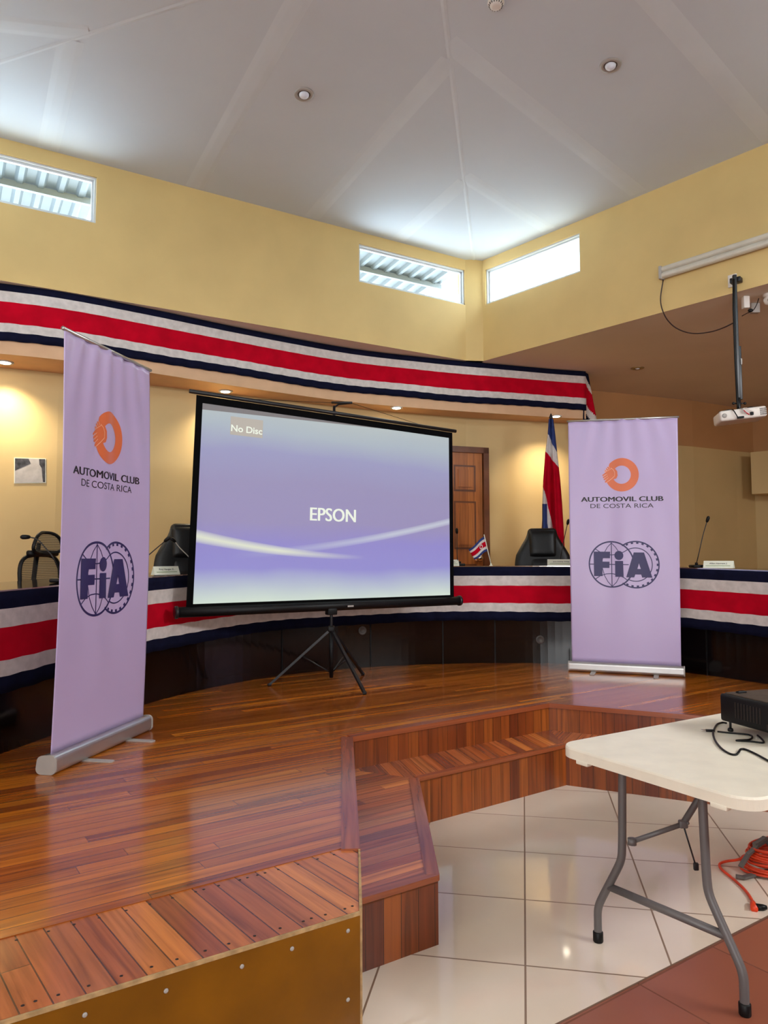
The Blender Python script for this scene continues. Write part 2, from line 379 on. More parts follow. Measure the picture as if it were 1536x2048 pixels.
        if any(u is not None for u in s.uv):
            ul = me.uv_layers.new(name='UVMap'); k = 0
            for fi, f in enumerate(s.f):
                for c in range(len(f)):
                    if s.uv[fi] is not None: ul.data[k].uv = s.uv[fi][c]
                    k += 1
        for i, p in enumerate(me.polygons): p.material_index = s.m[i]; p.use_smooth = s.sm[i]
        me.update()
        o = bpy.data.objects.new(name, me); C.objects.link(o); o.location = loc
        if parent is not None: o.parent = parent; o.location = (0, 0, 0)
        return o

def root_matrix(o):
    while o.parent: o = o.parent
    return Matrix.Translation(o.location) @ o.rotation_euler.to_matrix().to_4x4() if o.type == 'EMPTY' else Matrix.Translation(o.location)
def tag(o, label=None, cat=None, group=None, kind=None):
    if label: o['label'] = label
    if cat: o['category'] = cat
    if group: o['group'] = group
    if kind: o['kind'] = kind
    return o
def thing(name, label, cat, loc, rz=0.0, group=None):
    o = bpy.data.objects.new(name, None); C.objects.link(o); o.location = loc; o.rotation_euler = (0, 0, rz); o.empty_display_size = 0.1
    return tag(o, label, cat, group)
def copy_tree(o, parent=None):
    c = o.copy(); C.objects.link(c)
    if parent: c.parent = parent
    for ch in list(o.children): copy_tree(ch, c)
    return c
def struct(o): o['kind'] = 'structure'; return o

def text2d(body, bold=0.0):
    cu = bpy.data.curves.new('lettering_outline', 'FONT'); cu.body = body; cu.offset = bold; cu.resolution_u = 4
    ob = bpy.data.objects.new('lettering_outline', cu); C.objects.link(ob)
    dg = bpy.context.evaluated_depsgraph_get(); dg.update()
    me = bpy.data.meshes.new_from_object(ob.evaluated_get(dg))
    V = [(v.co.x, v.co.y) for v in me.vertices]; F = [tuple(p.vertices) for p in me.polygons]
    bpy.data.objects.remove(ob); bpy.data.curves.remove(cu); bpy.data.meshes.remove(me)
    return V, F
def fit2d(V, x0, x1, y0, y1):
    ax = min(p[0] for p in V); bx = max(p[0] for p in V); ay = min(p[1] for p in V); by = max(p[1] for p in V)
    return [(x0+(p[0]-ax)/(bx-ax)*(x1-x0), y0+(p[1]-ay)/(by-ay)*(y1-y0)) for p in V]
def decal(mb, V, F, mapfn, mat=0, step=None):
    """lay flat outline shapes on a surface given by mapfn(x, y)"""
    if step:
        bm = bmesh.new(); vs = [bm.verts.new((p[0], p[1], 0)) for p in V]
        for f in F:
            try: bm.faces.new([vs[k] for k in f])
            except ValueError: pass
        lo = min(p[0] for p in V); hi = max(p[0] for p in V); x = math.ceil(lo/step)*step
        while x < hi:
            bmesh.ops.bisect_plane(bm, geom=bm.verts[:]+bm.edges[:]+bm.faces[:], plane_co=(x, 0, 0), plane_no=(1, 0, 0)); x += step
        bm.verts.index_update()
        V = [(v.co.x, v.co.y) for v in bm.verts]; F = [[v.index for v in f.verts] for f in bm.faces]; bm.free()
    mb.add([mapfn(*p) for p in V], F, mat)
def fillpoly(pts):
    """triangulated outline"""
    bm = bmesh.new(); vs = [bm.verts.new((p[0], p[1], 0)) for p in pts]; bm.faces.new(vs)
    bmesh.ops.triangulate(bm, faces=bm.faces[:]); bm.verts.index_update()
    V = [(v.co.x, v.co.y) for v in bm.verts]; F = [[v.index for v in f.verts] for f in bm.faces]; bm.free()
    return V, F
def stroke(pts, w, closed=False):
    n = len(pts); V = []; F = []
    for i, p in enumerate(pts):
        a = pts[i-1] if (closed or i > 0) else p; b = pts[(i+1) % n] if (closed or i < n-1) else p
        dx, dy = b[0]-a[0], b[1]-a[1]; L = math.hypot(dx, dy) or 1
        V += [(p[0]-dy/L*w/2, p[1]+dx/L*w/2), (p[0]+dy/L*w/2, p[1]-dx/L*w/2)]
    for i in range(n if closed else n-1):
        j = (i+1) % n; F.append((2*i, 2*i+1, 2*j+1, 2*j))
    return V, F
def arc(cx, cy, r, a0, a1, n=40, ry=None):
    ry = r if ry is None else ry
    return [(cx+r*math.cos(math.radians(a0+(a1-a0)*i/n)), cy+ry*math.sin(math.radians(a0+(a1-a0)*i/n))) for i in range(n+1)]
def catmull(P, n=10):
    P = [Vector(p) for p in P]; Q = [2*P[0]-P[1]]+P+[2*P[-1]-P[-2]]; out = []
    for i in range(1, len(Q)-2):
        a, b, c, d = Q[i-1:i+3]
        for k in range(n):
            t = k/n; out.append(0.5*((2*b)+(c-a)*t+(2*a-5*b+4*c-d)*t*t+(3*b-a-3*c+d)*t**3))
    out.append(Q[-2]); return out
def offset_path(S, o):
    r = []
    for i, p in enumerate(S):
        t = (S[min(i+1, len(S)-1)]-S[max(i-1, 0)]); t = Vector((t.x, t.y)).normalized(); n = Vector((t.y, -t.x))
        r.append(Vector((p.x, p.y))+n*o)
    return r
def arclen(S):
    L = [0]
    for i in range(1, len(S)): L.append(L[-1]+(S[i]-S[i-1]).length)
    return L

# ================================================================ SETTING
Z1, Z2, ZC, ZT = 0.28, 0.48, 4.2, 5.565
KA = Vector((1.087, 9.484)); KB = Vector((1.321, 9.511))       # the two faces of the corner post
CB = Vector((-4.45, 6.12)); CD = Vector((5.5, 4.655)); CE = Vector((2.4, 0.1)); CF = Vector((-3.0, 0.97))
APEX = Vector((0.351, 4.69, 5.90))
OUT = [(-7.4, 1.5), (-7.0, 4.6), (-5.6, 6.45), (-4.6, 6.93), (-3.85, 7.24), (-3.37, 7.48), (-2.6, 8.01), (-1.78, 8.49), (-0.68, 9.13), (0.17, 9.58), (1.13, 9.97), (2.33, 10.3), (2.95, 10.5),
       (3.05, 11.15), (3.23, 11.24), (4.2, 11.62), (5.12, 12.0), (6.08, 12.55), (6.5, 12.76), (9.6, 9.9), (9.6, 3.0), (7.6, -5.0), (-7.0, -5.0)]

# floor: cream tiles with a terracotta field beyond the diagonal joint
ta = Vector((0.592, 2.63)); td = Vector((1.124, 0.753)).normalized()
fa = ta-td*9; fb = ta+td*11
mb = MB()
mb.add([(-8, fa.y, 0), (fa.x, fa.y, 0), (fb.x, fb.y, 0), (fb.x, 13.5, 0), (-8, 13.5, 0)], [(0, 1, 2, 3, 4)], 0)
mb.add([(fa.x, fa.y, 0), (fa.x, -5.6, 0), (fb.x, -5.6, 0), (fb.x, fb.y, 0)], [(0, 1, 2, 3)], 1)
mb.add([(-8, fa.y, 0), (-8, -5.6, 0), (fa.x, -5.6, 0), (fa.x, fa.y, 0)], [(0, 1, 2, 3)], 0)
fl = struct(mb.build('floor', ['tile', 'terra'], autoloc=False))
mb = MB(); nn = Vector((-td.y, td.x))
a = ta-td*9; b = ta+td*11
mb.add([(*(a-nn*0.004), 0.0012), (*(b-nn*0.004), 0.0012), (*(b+nn*0.004), 0.0012), (*(a+nn*0.004), 0.0012)], [(0, 1, 2, 3)])
mb.build('floor_joint', simple('dark_floor_joint', srgb(110, 84, 66), 0.7), fl)

# outer walls of the hall
def wall_strip(mb, pts, z0, z1, mat=0, th=0.12):
    for i in range(len(pts)-1):
        a, b = Vector(pts[i]), Vector(pts[i+1]); t = (b-a).normalized(); n = Vector((-t.y, t.x))*th
        mb.add([(a.x, a.y, z0), (b.x, b.y, z0), (b.x, b.y, z1), (a.x, a.y, z1), (a.x+n.x, a.y+n.y, z0), (b.x+n.x, b.y+n.y, z0), (b.x+n.x, b.y+n.y, z1), (a.x+n.x, a.y+n.y, z1)],
               [(0, 1, 2, 3), (5, 4, 7, 6), (3, 2, 6, 7), (1, 0, 4, 5), (4, 0, 3, 7), (1, 5, 6, 2)], mat)
mb = MB(); wall_strip(mb, OUT[2:13], 0, ZC+0.05); struct(mb.build('wall_back', 'yellow_low'))
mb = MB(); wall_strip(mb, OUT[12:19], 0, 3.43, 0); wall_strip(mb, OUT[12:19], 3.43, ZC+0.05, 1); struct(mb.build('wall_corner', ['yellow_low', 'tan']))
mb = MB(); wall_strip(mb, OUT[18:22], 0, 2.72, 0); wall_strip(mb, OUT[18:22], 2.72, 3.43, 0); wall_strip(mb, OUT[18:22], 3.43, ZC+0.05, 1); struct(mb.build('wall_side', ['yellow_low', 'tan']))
# a shallow bulkhead standing proud of that side wall
mb = MB(); a = Vector((6.20, 12.27)); b = Vector(OUT[19])+Vector((-0.35, -0.35))
wall_strip(mb, [a, b], 2.66, 3.37, 0, th=0.48); struct(mb.build('trim_1', 'yellow_low'))
mb = MB(); wall_strip(mb, OUT[0:3], 0, ZC+0.05); wall_strip(mb, [OUT[22], OUT[0]], 0, ZC+0.05); struct(mb.build('wall_west', 'yellow_low'))
mb = MB(); wall_strip(mb, [OUT[21], OUT[22]], 0, ZC+0.05); struct(mb.build('wall_rear', 'yellow_low'))

# flat lower ceiling around the raised lantern
inner = [KA, CB, CF, CE, CD, KB]
def ring_ceiling(outer, inner, z, th):
    bm = bmesh.new()
    vo = [bm.verts.new((p[0], p[1], z)) for p in outer]; vi = [bm.verts.new((p[0], p[1], z)) for p in inner]
    es = [bm.edges.new((vo[i], vo[(i+1) % len(vo)])) for i in range(len(vo))]+[bm.edges.new((vi[i], vi[(i+1) % len(vi)])) for i in range(len(vi))]
    bmesh.ops.triangle_fill(bm, use_beauty=True, edges=es)
    bm.verts.index_update(); V = [v.co.copy() for v in bm.verts]; F = [[v.index for v in f.verts] for f in bm.faces]; bm.free()
    return V, F
V, F = ring_ceiling([(x*1.02, y*1.01) for x, y in OUT], inner, ZC, 0)
# drop the triangles inside the lantern opening
def inside(p, poly):
    c = False; j = len(poly)-1
    for i in range(len(poly)):
        a, b = poly[i], poly[j]
        if (a[1] > p[1]) != (b[1] > p[1]) and p[0] < (b[0]-a[0])*(p[1]-a[1])/(b[1]-a[1])+a[0]: c = not c
        j = i
    return c
F = [f for f in F if not inside((sum(V[k].x for k in f)/3, sum(V[k].y for k in f)/3), inner)]
mb = MB(); mb.add(V, F); mb.add([v+Vector((0, 0, 0.1)) for v in V], [tuple(reversed(f)) for f in F])
struct(mb.build('ceiling', 'soffit', autoloc=False))

# lantern walls with clerestory windows
def pierced_wall(name, A, B, z0, z1, holes, th=0.16, mat='yellow'):
    A = Vector(A); B = Vector(B); L = (B-A).length; t = (B-A)/L; n = Vector((-t.y, t.x))
    if n.dot(Vector((APEX.x, APEX.y))-A) > 0: n = -n                 # n points outwards
    ss = sorted({0.0, L}|{h[0] for h in holes}|{h[1] for h in holes}); zs = sorted({z0, z1}|{h[2] for h in holes}|{h[3] for h in holes})
    P = lambda s, z, o: Vector((A.x+t.x*s+n.x*o*th, A.y+t.y*s+n.y*o*th, z))
    mb = MB()
    for i in range(len(ss)-1):
        for j in range(len(zs)-1):
            sm, zm = (ss[i]+ss[i+1])/2, (zs[j]+zs[j+1])/2
            if any(h[0] < sm < h[1] and h[2] < zm < h[3] for h in holes): continue
            for o in (0, 1): mb.quad(P(ss[i], zs[j], o), P(ss[i+1], zs[j], o), P(ss[i+1], zs[j+1], o), P(ss[i], zs[j+1], o))
    for h in holes:
        q = [(h[0], h[2]), (h[1], h[2]), (h[1], h[3]), (h[0], h[3])]
        for k in range(4):
            a, b = q[k], q[(k+1) % 4]; mb.quad(P(*a, 0), P(*b, 0), P(*b, 1), P(*a, 1))
    mb.quad(P(0, z1, 0), P(L, z1, 0), P(L, z1, 1), P(0, z1, 1))
    mb.quad(P(0, z0, 0), P(0, z1, 0), P(0, z1, 1), P(0, z0, 1)); mb.quad(P(L, z0, 0), P(L, z1, 0), P(L, z1, 1), P(L, z0, 1))
    struct(mb.build(name, mat))
    return P
wn_i = [0]
def window(P, h, th=0.16):
    wn_i[0] += 1; s0, s1, za, zb = h
    r = bpy.data.objects.new('window_%d' % wn_i[0], None); C.objects.link(r); r.location = P((s0+s1)/2, za, 0.5); struct(r)
    mb = MB(); w = 0.034
    def bar(sa, sb, z_a, z_b, o0, o1):
        V = [P(s, z, o) for o in (o0, o1) for (s, z) in ((sa, z_a), (sb, z_a), (sb, z_b), (sa, z_b))]
        mb.add(V, [(0, 1, 2, 3), (7, 6, 5, 4), (0, 4, 5, 1), (1, 5, 6, 2), (2, 6, 7, 3), (3, 7, 4, 0)])
    for (o0, o1, ww, g) in ((0.12, 0.5, w*0.55, 0.0), (0.3, 0.46, w*0.62, w*0.55)):
        bar(s0+g, s1-g, za+g, za+g+ww, o0, o1); bar(s0+g, s1-g, zb-g-ww, zb-g, o0, o1)
        bar(s0+g, s0+g+ww, za+g, zb-g, o0, o1); bar(s1-g-ww, s1-g, za+g, zb-g, o0, o1)
    mb.build('window_frame', 'white_metal', r)
    mb = MB(); mb.quad(P(s0+w, za+w, 0.38), P(s1-w, za+w, 0.38), P(s1-w, zb-w, 0.38), P(s0+w, zb-w, 0.38)); mb.build('window_pane', 'glass', r)
ZA, ZB = 4.945, 5.418
wl = [(0.004, 1.615, ZA, ZB), (4.62, 6.2, ZA, ZB)]
P = pierced_wall('wall_left', KA, CB, ZC, 5.60, wl)
for h in wl: window(P, h)
LR = (CD-KB).length
wr = [(0.05, 1.512, ZA, ZB), (LR-1.6, LR-0.05, ZA, ZB)]
P = pierced_wall('wall_right', KB, CD, ZC, 5.60, wr)
for h in wr: window(P, h)
for nm, a, b in (('wall_southeast', CD, CE), ('wall_south', CE, CF), ('wall_southwest', CF, CB)):
    L = (b-a).length; hs = [(0.1, 1.7, ZA, ZB), (L-1.7, L-0.1, ZA, ZB)]  # windows on the unseen lantern sides, added to let in more daylight
    P = pierced_wall(nm, a, b, ZC, 5.60, hs)
    for h in hs: window(P, h)
mb = MB(); wall_strip(mb, [KB, KA], ZC, 5.60, th=-0.16); struct(mb.build('trim_2', 'yellow'))

# lantern roof lining: five faces rising to the apex, with taped board joints
KM = (KA+KB)/2
corners = [Vector((*KM, ZT)), Vector((*CB, ZT)), Vector((*CF, ZT)), Vector((*CE, ZT)), Vector((*CD, ZT))]
mb = MB()
for i in range(5):
    a, b = corners[i], corners[(i+1) % 5]
    ex = lambda p: APEX+(p-APEX)*1.035
    mb.add([ex(a), ex(b), APEX], [(0, 1, 2)]); mb.add([ex(a)+Vector((0, 0, 0.08)), ex(b)+Vector((0, 0, 0.08)), APEX+Vector((0, 0, 0.08))], [(2, 1, 0)])
lining = struct(mb.build('ceiling', 'ceil', autoloc=False))
def roof_plane(i):
    a, b = corners[i], corners[(i+1) % 5]; n = (b-a).cross(APEX-a).normalized()
    if n.z > 0: n = -n
    return a, b, n
def on_roof(px, py, i, off=0.0):
    a, b, n = roof_plane(i); d = ray(px, py); o = Vector((0, 0, EYE)); t = ((a+n*off-o).dot(n))/d.dot(n); return o+d*t
def joint(i, s, w=0.09):
    """taped joint running square to the eave at distance s from the first corner, up to the hip"""
    a, b, n = roof_plane(i); t = (b-a).normalized(); up = n.cross(t); up = up if up.z > 0 else -up
    L = (b-a).length; sa = (APEX-a).dot(t); top = (APEX-a).dot(up)
    k = s/sa if s < sa else (L-s)/(L-sa); H = top*k
    mb = MB(); o = n*0.0022
    e0, e1 = -0.06, 0.06
    for (wa, wb, oa, ob) in ((-w/2-0.05, -w/2, 0.0002, 0.0035), (-w/2, w/2, 0.0035, 0.0035), (w/2, w/2+0.05, 0.0035, 0.0002)):
        mb.quad(a+t*(s+wa)+n*oa, a+t*(s+wb)+n*ob, a+t*(s+wb)+up*H+n*ob, a+t*(s+wa)+up*H+n*oa)
    mb.build('joint_strip', 'joint', lining)
for s in (1.19, 2.37, 3.75, 5.18): joint(0, s)
LR5 = (corners[4]-corners[0]).length
for s in (1.19, 2.37, 3.75, 5.1): joint(4, LR5-s)
for i in (1, 2, 3):
    for s in (1.2, 2.4, 3.8): joint(i, s)

for i in range(5):  # pale strips added along the hips, painting the change of shade at the crease
    a = corners[i]; d = (APEX-a).normalized(); t = d.cross(Vector((0, 0, 1))).normalized(); z = Vector((0, 0, -0.006))
    mb = MB(); mb.quad(a-t*0.022+z+Vector((0, 0, 0.004)), a+z, APEX+z, APEX-t*0.022+z+Vector((0, 0, 0.004))); mb.quad(a+z, a+t*0.022+z+Vector((0, 0, 0.004)), APEX+t*0.022+z+Vector((0, 0, 0.004)), APEX+z); mb.build('hip_crease_strip', 'joint', lining)

# outside: corrugated eave sheets over the lantern windows
def eave(A, B, depth, z_in, z_out, name_label):
    A = Vector(A); B = Vector(B); L = (B-A).length; t = (B-A)/L; n = Vector((-t.y, t.x))
    if n.dot(Vector((APEX.x, APEX.y))-A) > 0: n = -n
    r = thing('eave_roof', name_label, 'roof', (*((A+B)/2), z_out))
    A2 = A+n*0.2
    prof = [(0, 0), (0.09, 0), (0.12, 0.035), (0.17, 0.035), (0.2, 0)]; ss = []; s = 0
    while s < L:
        for p in prof[:-1]: ss.append((s+p[0], p[1]))
        s += 0.2
    V = []; F = []
    for (s, d) in ss:
        for q, z in ((0, z_in), (depth, z_out)): V.append(Vector((A2.x+t.x*s+n.x*q, A2.y+t.y*s+n.y*q, z-d)))
    for k in range(len(ss)-1): F.append((2*k, 2*k+1, 2*k+3, 2*k+2))
    mb = MB(); mb.add(V, F); mb.build('roof_sheet', 'galv', r)
    for q in (depth*0.45, depth*0.95):
        z = z_in+(z_out-z_in)*q/depth-0.045
        mb = MB(); p = A2+n*q; p2 = p+t*L
        mb.add([(p.x, p.y, z-0.04), (p2.x, p2.y, z-0.04), (p2.x+n.x*0.05, p2.y+n.y*0.05, z-0.04), (p.x+n.x*0.05, p.y+n.y*0.05, z-0.04), (p.x, p.y, z+0.03), (p2.x, p2.y, z+0.03), (p2.x+n.x*0.05, p2.y+n.y*0.05, z+0.03), (p.x+n.x*0.05, p.y+n.y*0.05, z+0.03)],
               [(0, 3, 2, 1), (4, 5, 6, 7), (0, 1, 5, 4), (2, 3, 7, 6), (1, 2, 6, 5), (3, 0, 4, 7)]); mb.build('purlin', 'steel_white', r)
ld = (CB-KA).normalized(); ln = Vector((-ld.y, ld.x)); ln = -ln if ln.dot(Vector((APEX.x, APEX.y))-KA) > 0 else ln
eave(KA-ld*0.25, KA+ld*2.4, 1.5, 5.64, 5.50, 'corrugated metal eave outside the window left of the corner post')
eave(KA+ld*4.5, CB, 1.5, 5.66, 5.56, 'corrugated metal eave outside the far left window')

# fascia of the lowered soffit with its underside strip
FAS = [(-5.6, 5.75), (-4.9, 6.18), (-4.25, 6.48), (-3.611, 6.736), (-3.103, 6.975), (-2.428, 7.454), (-1.518, 8.166), (-0.415, 8.914), (0.538, 9.333), (1.092, 9.533), (1.567, 9.689), (2.295, 9.932), (2.816, 10.074)]
FS = [Vector((p.x, p.y)) for p in catmull([(x, y, 0) for x, y in FAS], 5)]
ZF = 3.53
mb = MB(); th = 0.03
BK = offset_path(FS, -0.7)
for i in range(len(FS)-1):
    a, b = FS[i], FS[i+1]
    mb.quad((a.x, a.y, ZF), (b.x, b.y, ZF), (b.x, b.y, ZC), (a.x, a.y, ZC))
    mb.quad((a.x, a.y, ZF), (BK[i].x, BK[i].y, ZF), (BK[i+1].x, BK[i+1].y, ZF), (b.x, b.y, ZF))
e = FS[-1]; e2 = BK[-1]
mb.quad((e.x, e.y, ZF), (e2.x, e2.y, ZF), (e2.x, e2.y, ZC), (e.x, e.y, ZC))
struct(mb.build('trim_3', 'peach'))

# back door
DA, DB = Vector((0.17, 9.58)), Vector((1.13, 9.97)); DC = Vector((2.33, 10.3))
dt = (Vector((1.40, 10.043))-Vector((0.45, 9.694))).normalized(); dn = Vector((dt.y, -dt.x))
d0 = Vector((0.40, 9.66)); 
door = bpy.data.objects.new('door_1', None); C.objects.link(door); door.location = (*(d0+dt*0.5+dn*0.06), Z2); struct(door)
DP = lambda s, z, o: Vector((d0.x+dt.x*s+dn.x*(o+0.03), d0.y+dt.y*s+dn.y*(o+0.03), z))
def dbox(mb, s0, s1, z0, z1, o0, o1, mat=0, vert=True):
    V = [DP(s, z, o) for o in (o0, o1) for (s, z) in ((s0, z0), (s1, z0), (s1, z1), (s0, z1))]
    U = [((z, s+5) if vert else (s, z+5)) for o in (o0, o1) for (s, z) in ((s0, z0), (s1, z0), (s1, z1), (s0, z1))]
    mb.add(V, [(3, 2, 1, 0), (4, 5, 6, 7), (1, 5, 4, 0), (2, 6, 5, 1), (3, 7, 6, 2), (0, 4, 7, 3)], mat, U)
DW = 1.02; DT = 3.03
mb = MB(); dbox(mb, -0.02, DW-0.04, Z2, DT, 0.0, 0.035, 0)
leaf = mb.build('door_leaf', 'door', door)
for (a, b, z0, z1) in ((0.08, 0.42, 2.50, 2.86), (0.55, 0.88, 2.50, 2.86), (0.08, 0.42, 1.72, 2.37), (0.55, 0.88, 1.72, 2.37), (0.08, 0.42, 0.68, 1.52), (0.55, 0.88, 0.68, 1.52)):
    mb = MB(); g = 0.025
    dbox(mb, a, b, z0, z0+g, 0.035, 0.036, 1, False); dbox(mb, a, b, z1-g, z1, 0.035, 0.036, 1, False); dbox(mb, a, a+g, z0+g, z1-g, 0.035, 0.036, 1); dbox(mb, b-g, b, z0+g, z1-g, 0.035, 0.036, 1)  # flat dark rings paint the shade of the grooves around each panel
    dbox(mb, a+g, b-g, z0+g, z1-g, 0.035, 0.042); dbox(mb, a+g+0.035, b-g-0.035, z0+g+0.035, z1-g-0.035, 0.042, 0.056)
    mb.build('door_panel', ['door', 'trim_groove_shade'], door)
mb = MB(); dbox(mb, DW-0.03, DW+0.05, Z2, DT+0.07, 0.0, 0.07, 0); dbox(mb, -0.1, -0.02, Z2, DT+0.07, 0, 0.07, 0); dbox(mb, -0.1, DW+0.05, DT, DT+0.08, 0, 0.07, 0, False)
mb.build('door_frame', 'trim_groove_shade', door)
mb = MB(); kp = DP(DW-0.13, 1.60, 0.04); mb.lathe(kp, [(0.045, 0), (0.045, 0.012), (0.018, 0.018), (0.018, 0.05), (0.042, 0.065), (0.046, 0.09), (0.03, 0.112), (0.002, 0.116)], axis=(dn.x, dn.y, 0), seg=20)
mb.build('door_handle', 'chrome', door)

# ================================================================ STAGE
DK = [Vector(p) for p in ((-7.0, -2.05), (-0.949, 1.872), (-0.085, 2.426), (-0.108, 2.93), (-0.213, 4.69), (1.27, 5.735), (2.22, 5.275), (9.4, 1.72))]
SP = [Vector(p) for p in ((-0.094, 2.945), (0.222, 3.152), (0.20, 4.505), (1.284, 5.28), (2.06, 4.905), (9.3, 1.33))]
stage = thing('stage_platform', 'raised varnished wood stage with a recessed front edge and ochre side panel', 'stage', (0.5, 6.5, 0))
PA = math.radians(34.5); pd = Vector((math.cos(PA), math.sin(PA))); pn = Vector((-pd.y, pd.x))
uvp = lambda v: (v.x*pd.x+v.y*pd.y, v.x*pn.x+v.y*pn.y)
# border strip along the near edge: strip between the panel edge and the inner joint
bw = 0.40
ndir = Vector((pd.x, pd.y)); e0 = DK[1]; edir = (DK[2]-DK[1]).normalized(); en = Vector((-edir.y, edir.x))
P0 = Vector((-7.0, -2.05)); 
bl0 = P0+en*0.43; br0 = Vector((-0.104, 2.905))+Vector((0.0, 0.0))
bli = Vector((-1.149, 2.253)); bdir = (Vector((-0.156, 2.935))-bli).normalized()
inL = bli-bdir*7.1; inR = bli+bdir*1.245
outer = [Vector(p) for p in OUT]
deck_poly = [inL, inR, DK[4], DK[5], DK[6], Vector((9.4, 1.72)), Vector((9.4, 9.95)), Vector((6.45, 12.7)), Vector((5.1, 11.95)), Vector((3.1, 11.2)), Vector((2.9, 10.48)), Vector((1.13, 9.95)), Vector((-0.68, 9.1)), Vector((-2.6, 7.98)), Vector((-4.6, 6.9)), Vector((-5.6, 6.4)), Vector((-6.95, 4.6)), Vector((-7.3, 1.6))]
mb = MB(); mb.prism([(p.x, p.y) for p in deck_poly], Z2-0.035, Z2, 0, uvfn=uvp)
mb.build('deck_boards', 'deck', stage)
mb = MB(); ang = math.radians(34.5-90+4); bd = Vector((math.cos(ang), math.sin(ang))); bn = Vector((-bd.y, bd.x))
uvb = lambda v: (v.x*bd.x+v.y*bd.y, v.x*bn.x+v.y*bn.y)
strip = [DK[0], DK[1], DK[2]+Vector((0.0, 0)), Vector((-0.105, 2.90)), inR, inL]
mb.prism([(p.x, p.y) for p in strip], Z2-0.035, Z2-0.003, 0, uvfn=uvb)
L = (DK[2]-inL).length
border = mb.build('border_boards', 'border', stage)
mb = MB()
k = 0
s = 0.0
while s < 2.6:
    for (base, dd, ins) in ((inR, -bdir, 0.03), (DK[2], -edir, -0.035)):
        p = base+dd*(s+0.03+random.uniform(-0.006, 0.006)); nrm = Vector((-bdir.y, bdir.x))
        p = p-nrm*ins if ins > 0 else p+en*(-ins)
        r = 0.0048; spots = [p]
        if random.random() < 0.12: spots.append(p+bn*0.03)
        for q in spots:
            mb = MB(); mb.lathe((q.x, q.y, Z2-0.0045), [(r, 0), (r, 0.0024)], seg=8); mb.build('screw_hole', 'hole', border)
    s += 0.078
# deck edge trim boards
EBK = [0]
def edge_board(a, b, w_in, z, th, parent, over=0.012, side=1, name='edge_trim'):
    EBK[0] += 1; z += 0.0006*(EBK[0] % 4)
    a = Vector(a); b = Vector(b); t = (b-a).normalized(); n = Vector((-t.y, t.x))*side
    q = [a-n*over, b-n*over, b+n*w_in, a+n*w_in]
    mb = MB(); mb.prism([(p.x, p.y) for p in q], z-th, z+0.004, 0, uvfn=lambda v: ((v.x-a.x)*t.x+(v.y-a.y)*t.y, (v.x-a.x)*n.x+(v.y-a.y)*n.y+0.3))
    mb.build(name, 'trimwood', parent)
edge_board(DK[3]+Vector((0, -0.02)), DK[4], 0.062, Z2, 0.03, stage, side=1)
edge_board(DK[4], DK[5], 0.045, Z2, 0.03, stage, side=1)
edge_board(DK[5], DK[6]+(DK[6]-DK[5])*6, 0.045, Z2, 0.03, stage, side=1)
# risers of the deck
def riser(mb, a, b, z0, z1, th=0.02):
    a = Vector(a); b = Vector(b); L = (b-a).length; t = (b-a)/L; n = Vector((-t.y, t.x))*th
    V = [(a.x, a.y, z0), (b.x, b.y, z0), (b.x, b.y, z1), (a.x, a.y, z1)]; V2 = [(a.x+n.x, a.y+n.y, z0), (b.x+n.x, b.y+n.y, z0), (b.x+n.x, b.y+n.y, z1), (a.x+n.x, a.y+n.y, z1)]
    o = random.uniform(0, 30)
    U = [(z0, o), (z0, o+L), (z1, o+L), (z1, o)]
    mb.add(V+V2, [(0, 1, 2, 3), (7, 6, 5, 4), (0, 4, 5, 1), (2, 6, 7, 3), (0, 3, 7, 4), (1, 5, 6, 2)], 0, U+U)
for a, b in ((DK[3], DK[4]), (DK[4], DK[5]), (DK[5], DK[7])):
    mb = MB(); riser(mb, a, b, 0.0, Z2-0.03); mb.build('riser', 'riser', stage)
# ochre side panel with its raw plywood edge
mb = MB(); riser(mb, DK[1]-edir*6-en*0.008, DK[2]-en*0.008, 0.0, Z2-0.009)
pnl = mb.build('side_panel', 'ochre', stage)
mb = MB(); a = DK[1]-edir*6; b = DK[2]
mb.prism([(p.x, p.y) for p in (a-en*0.0095, b-en*0.0095, b+en*0.002, a+en*0.002)], Z2-0.0135, Z2-0.0035)
mb.prism([(p.x, p.y) for p in (b-en*0.002, b-en*0.002+edir*0.012, Vector((-0.100, 2.915))+edir*0.004, Vector((-0.104, 2.915)))], 0.0, Z2+0.003)
mb.build('panel_edge', 'ply', pnl)
mb = MB()
for s, z in ((0.045, 0.43), (0.045, 0.22), (0.24, 0.43), (0.40, 0.425), (0.62, 0.425), (0.83, 0.43), (1.02, 0.425), (1.24, 0.42), (1.5, 0.42), (1.02, 0.1), (0.4, 0.1)):
    p = DK[2]-edir*s-en*0.0085; c = Vector((p.x, p.y, z)); t3 = Vector((edir.x, edir.y, 0))
    mb = MB(); mb.lathe(c, [(0.007, 0), (0.006, 0.002), (0.002, 0.0025)], seg=10, axis=(-en.x, -en.y, 0)); mb.build('screw', 'light_grey', pnl)

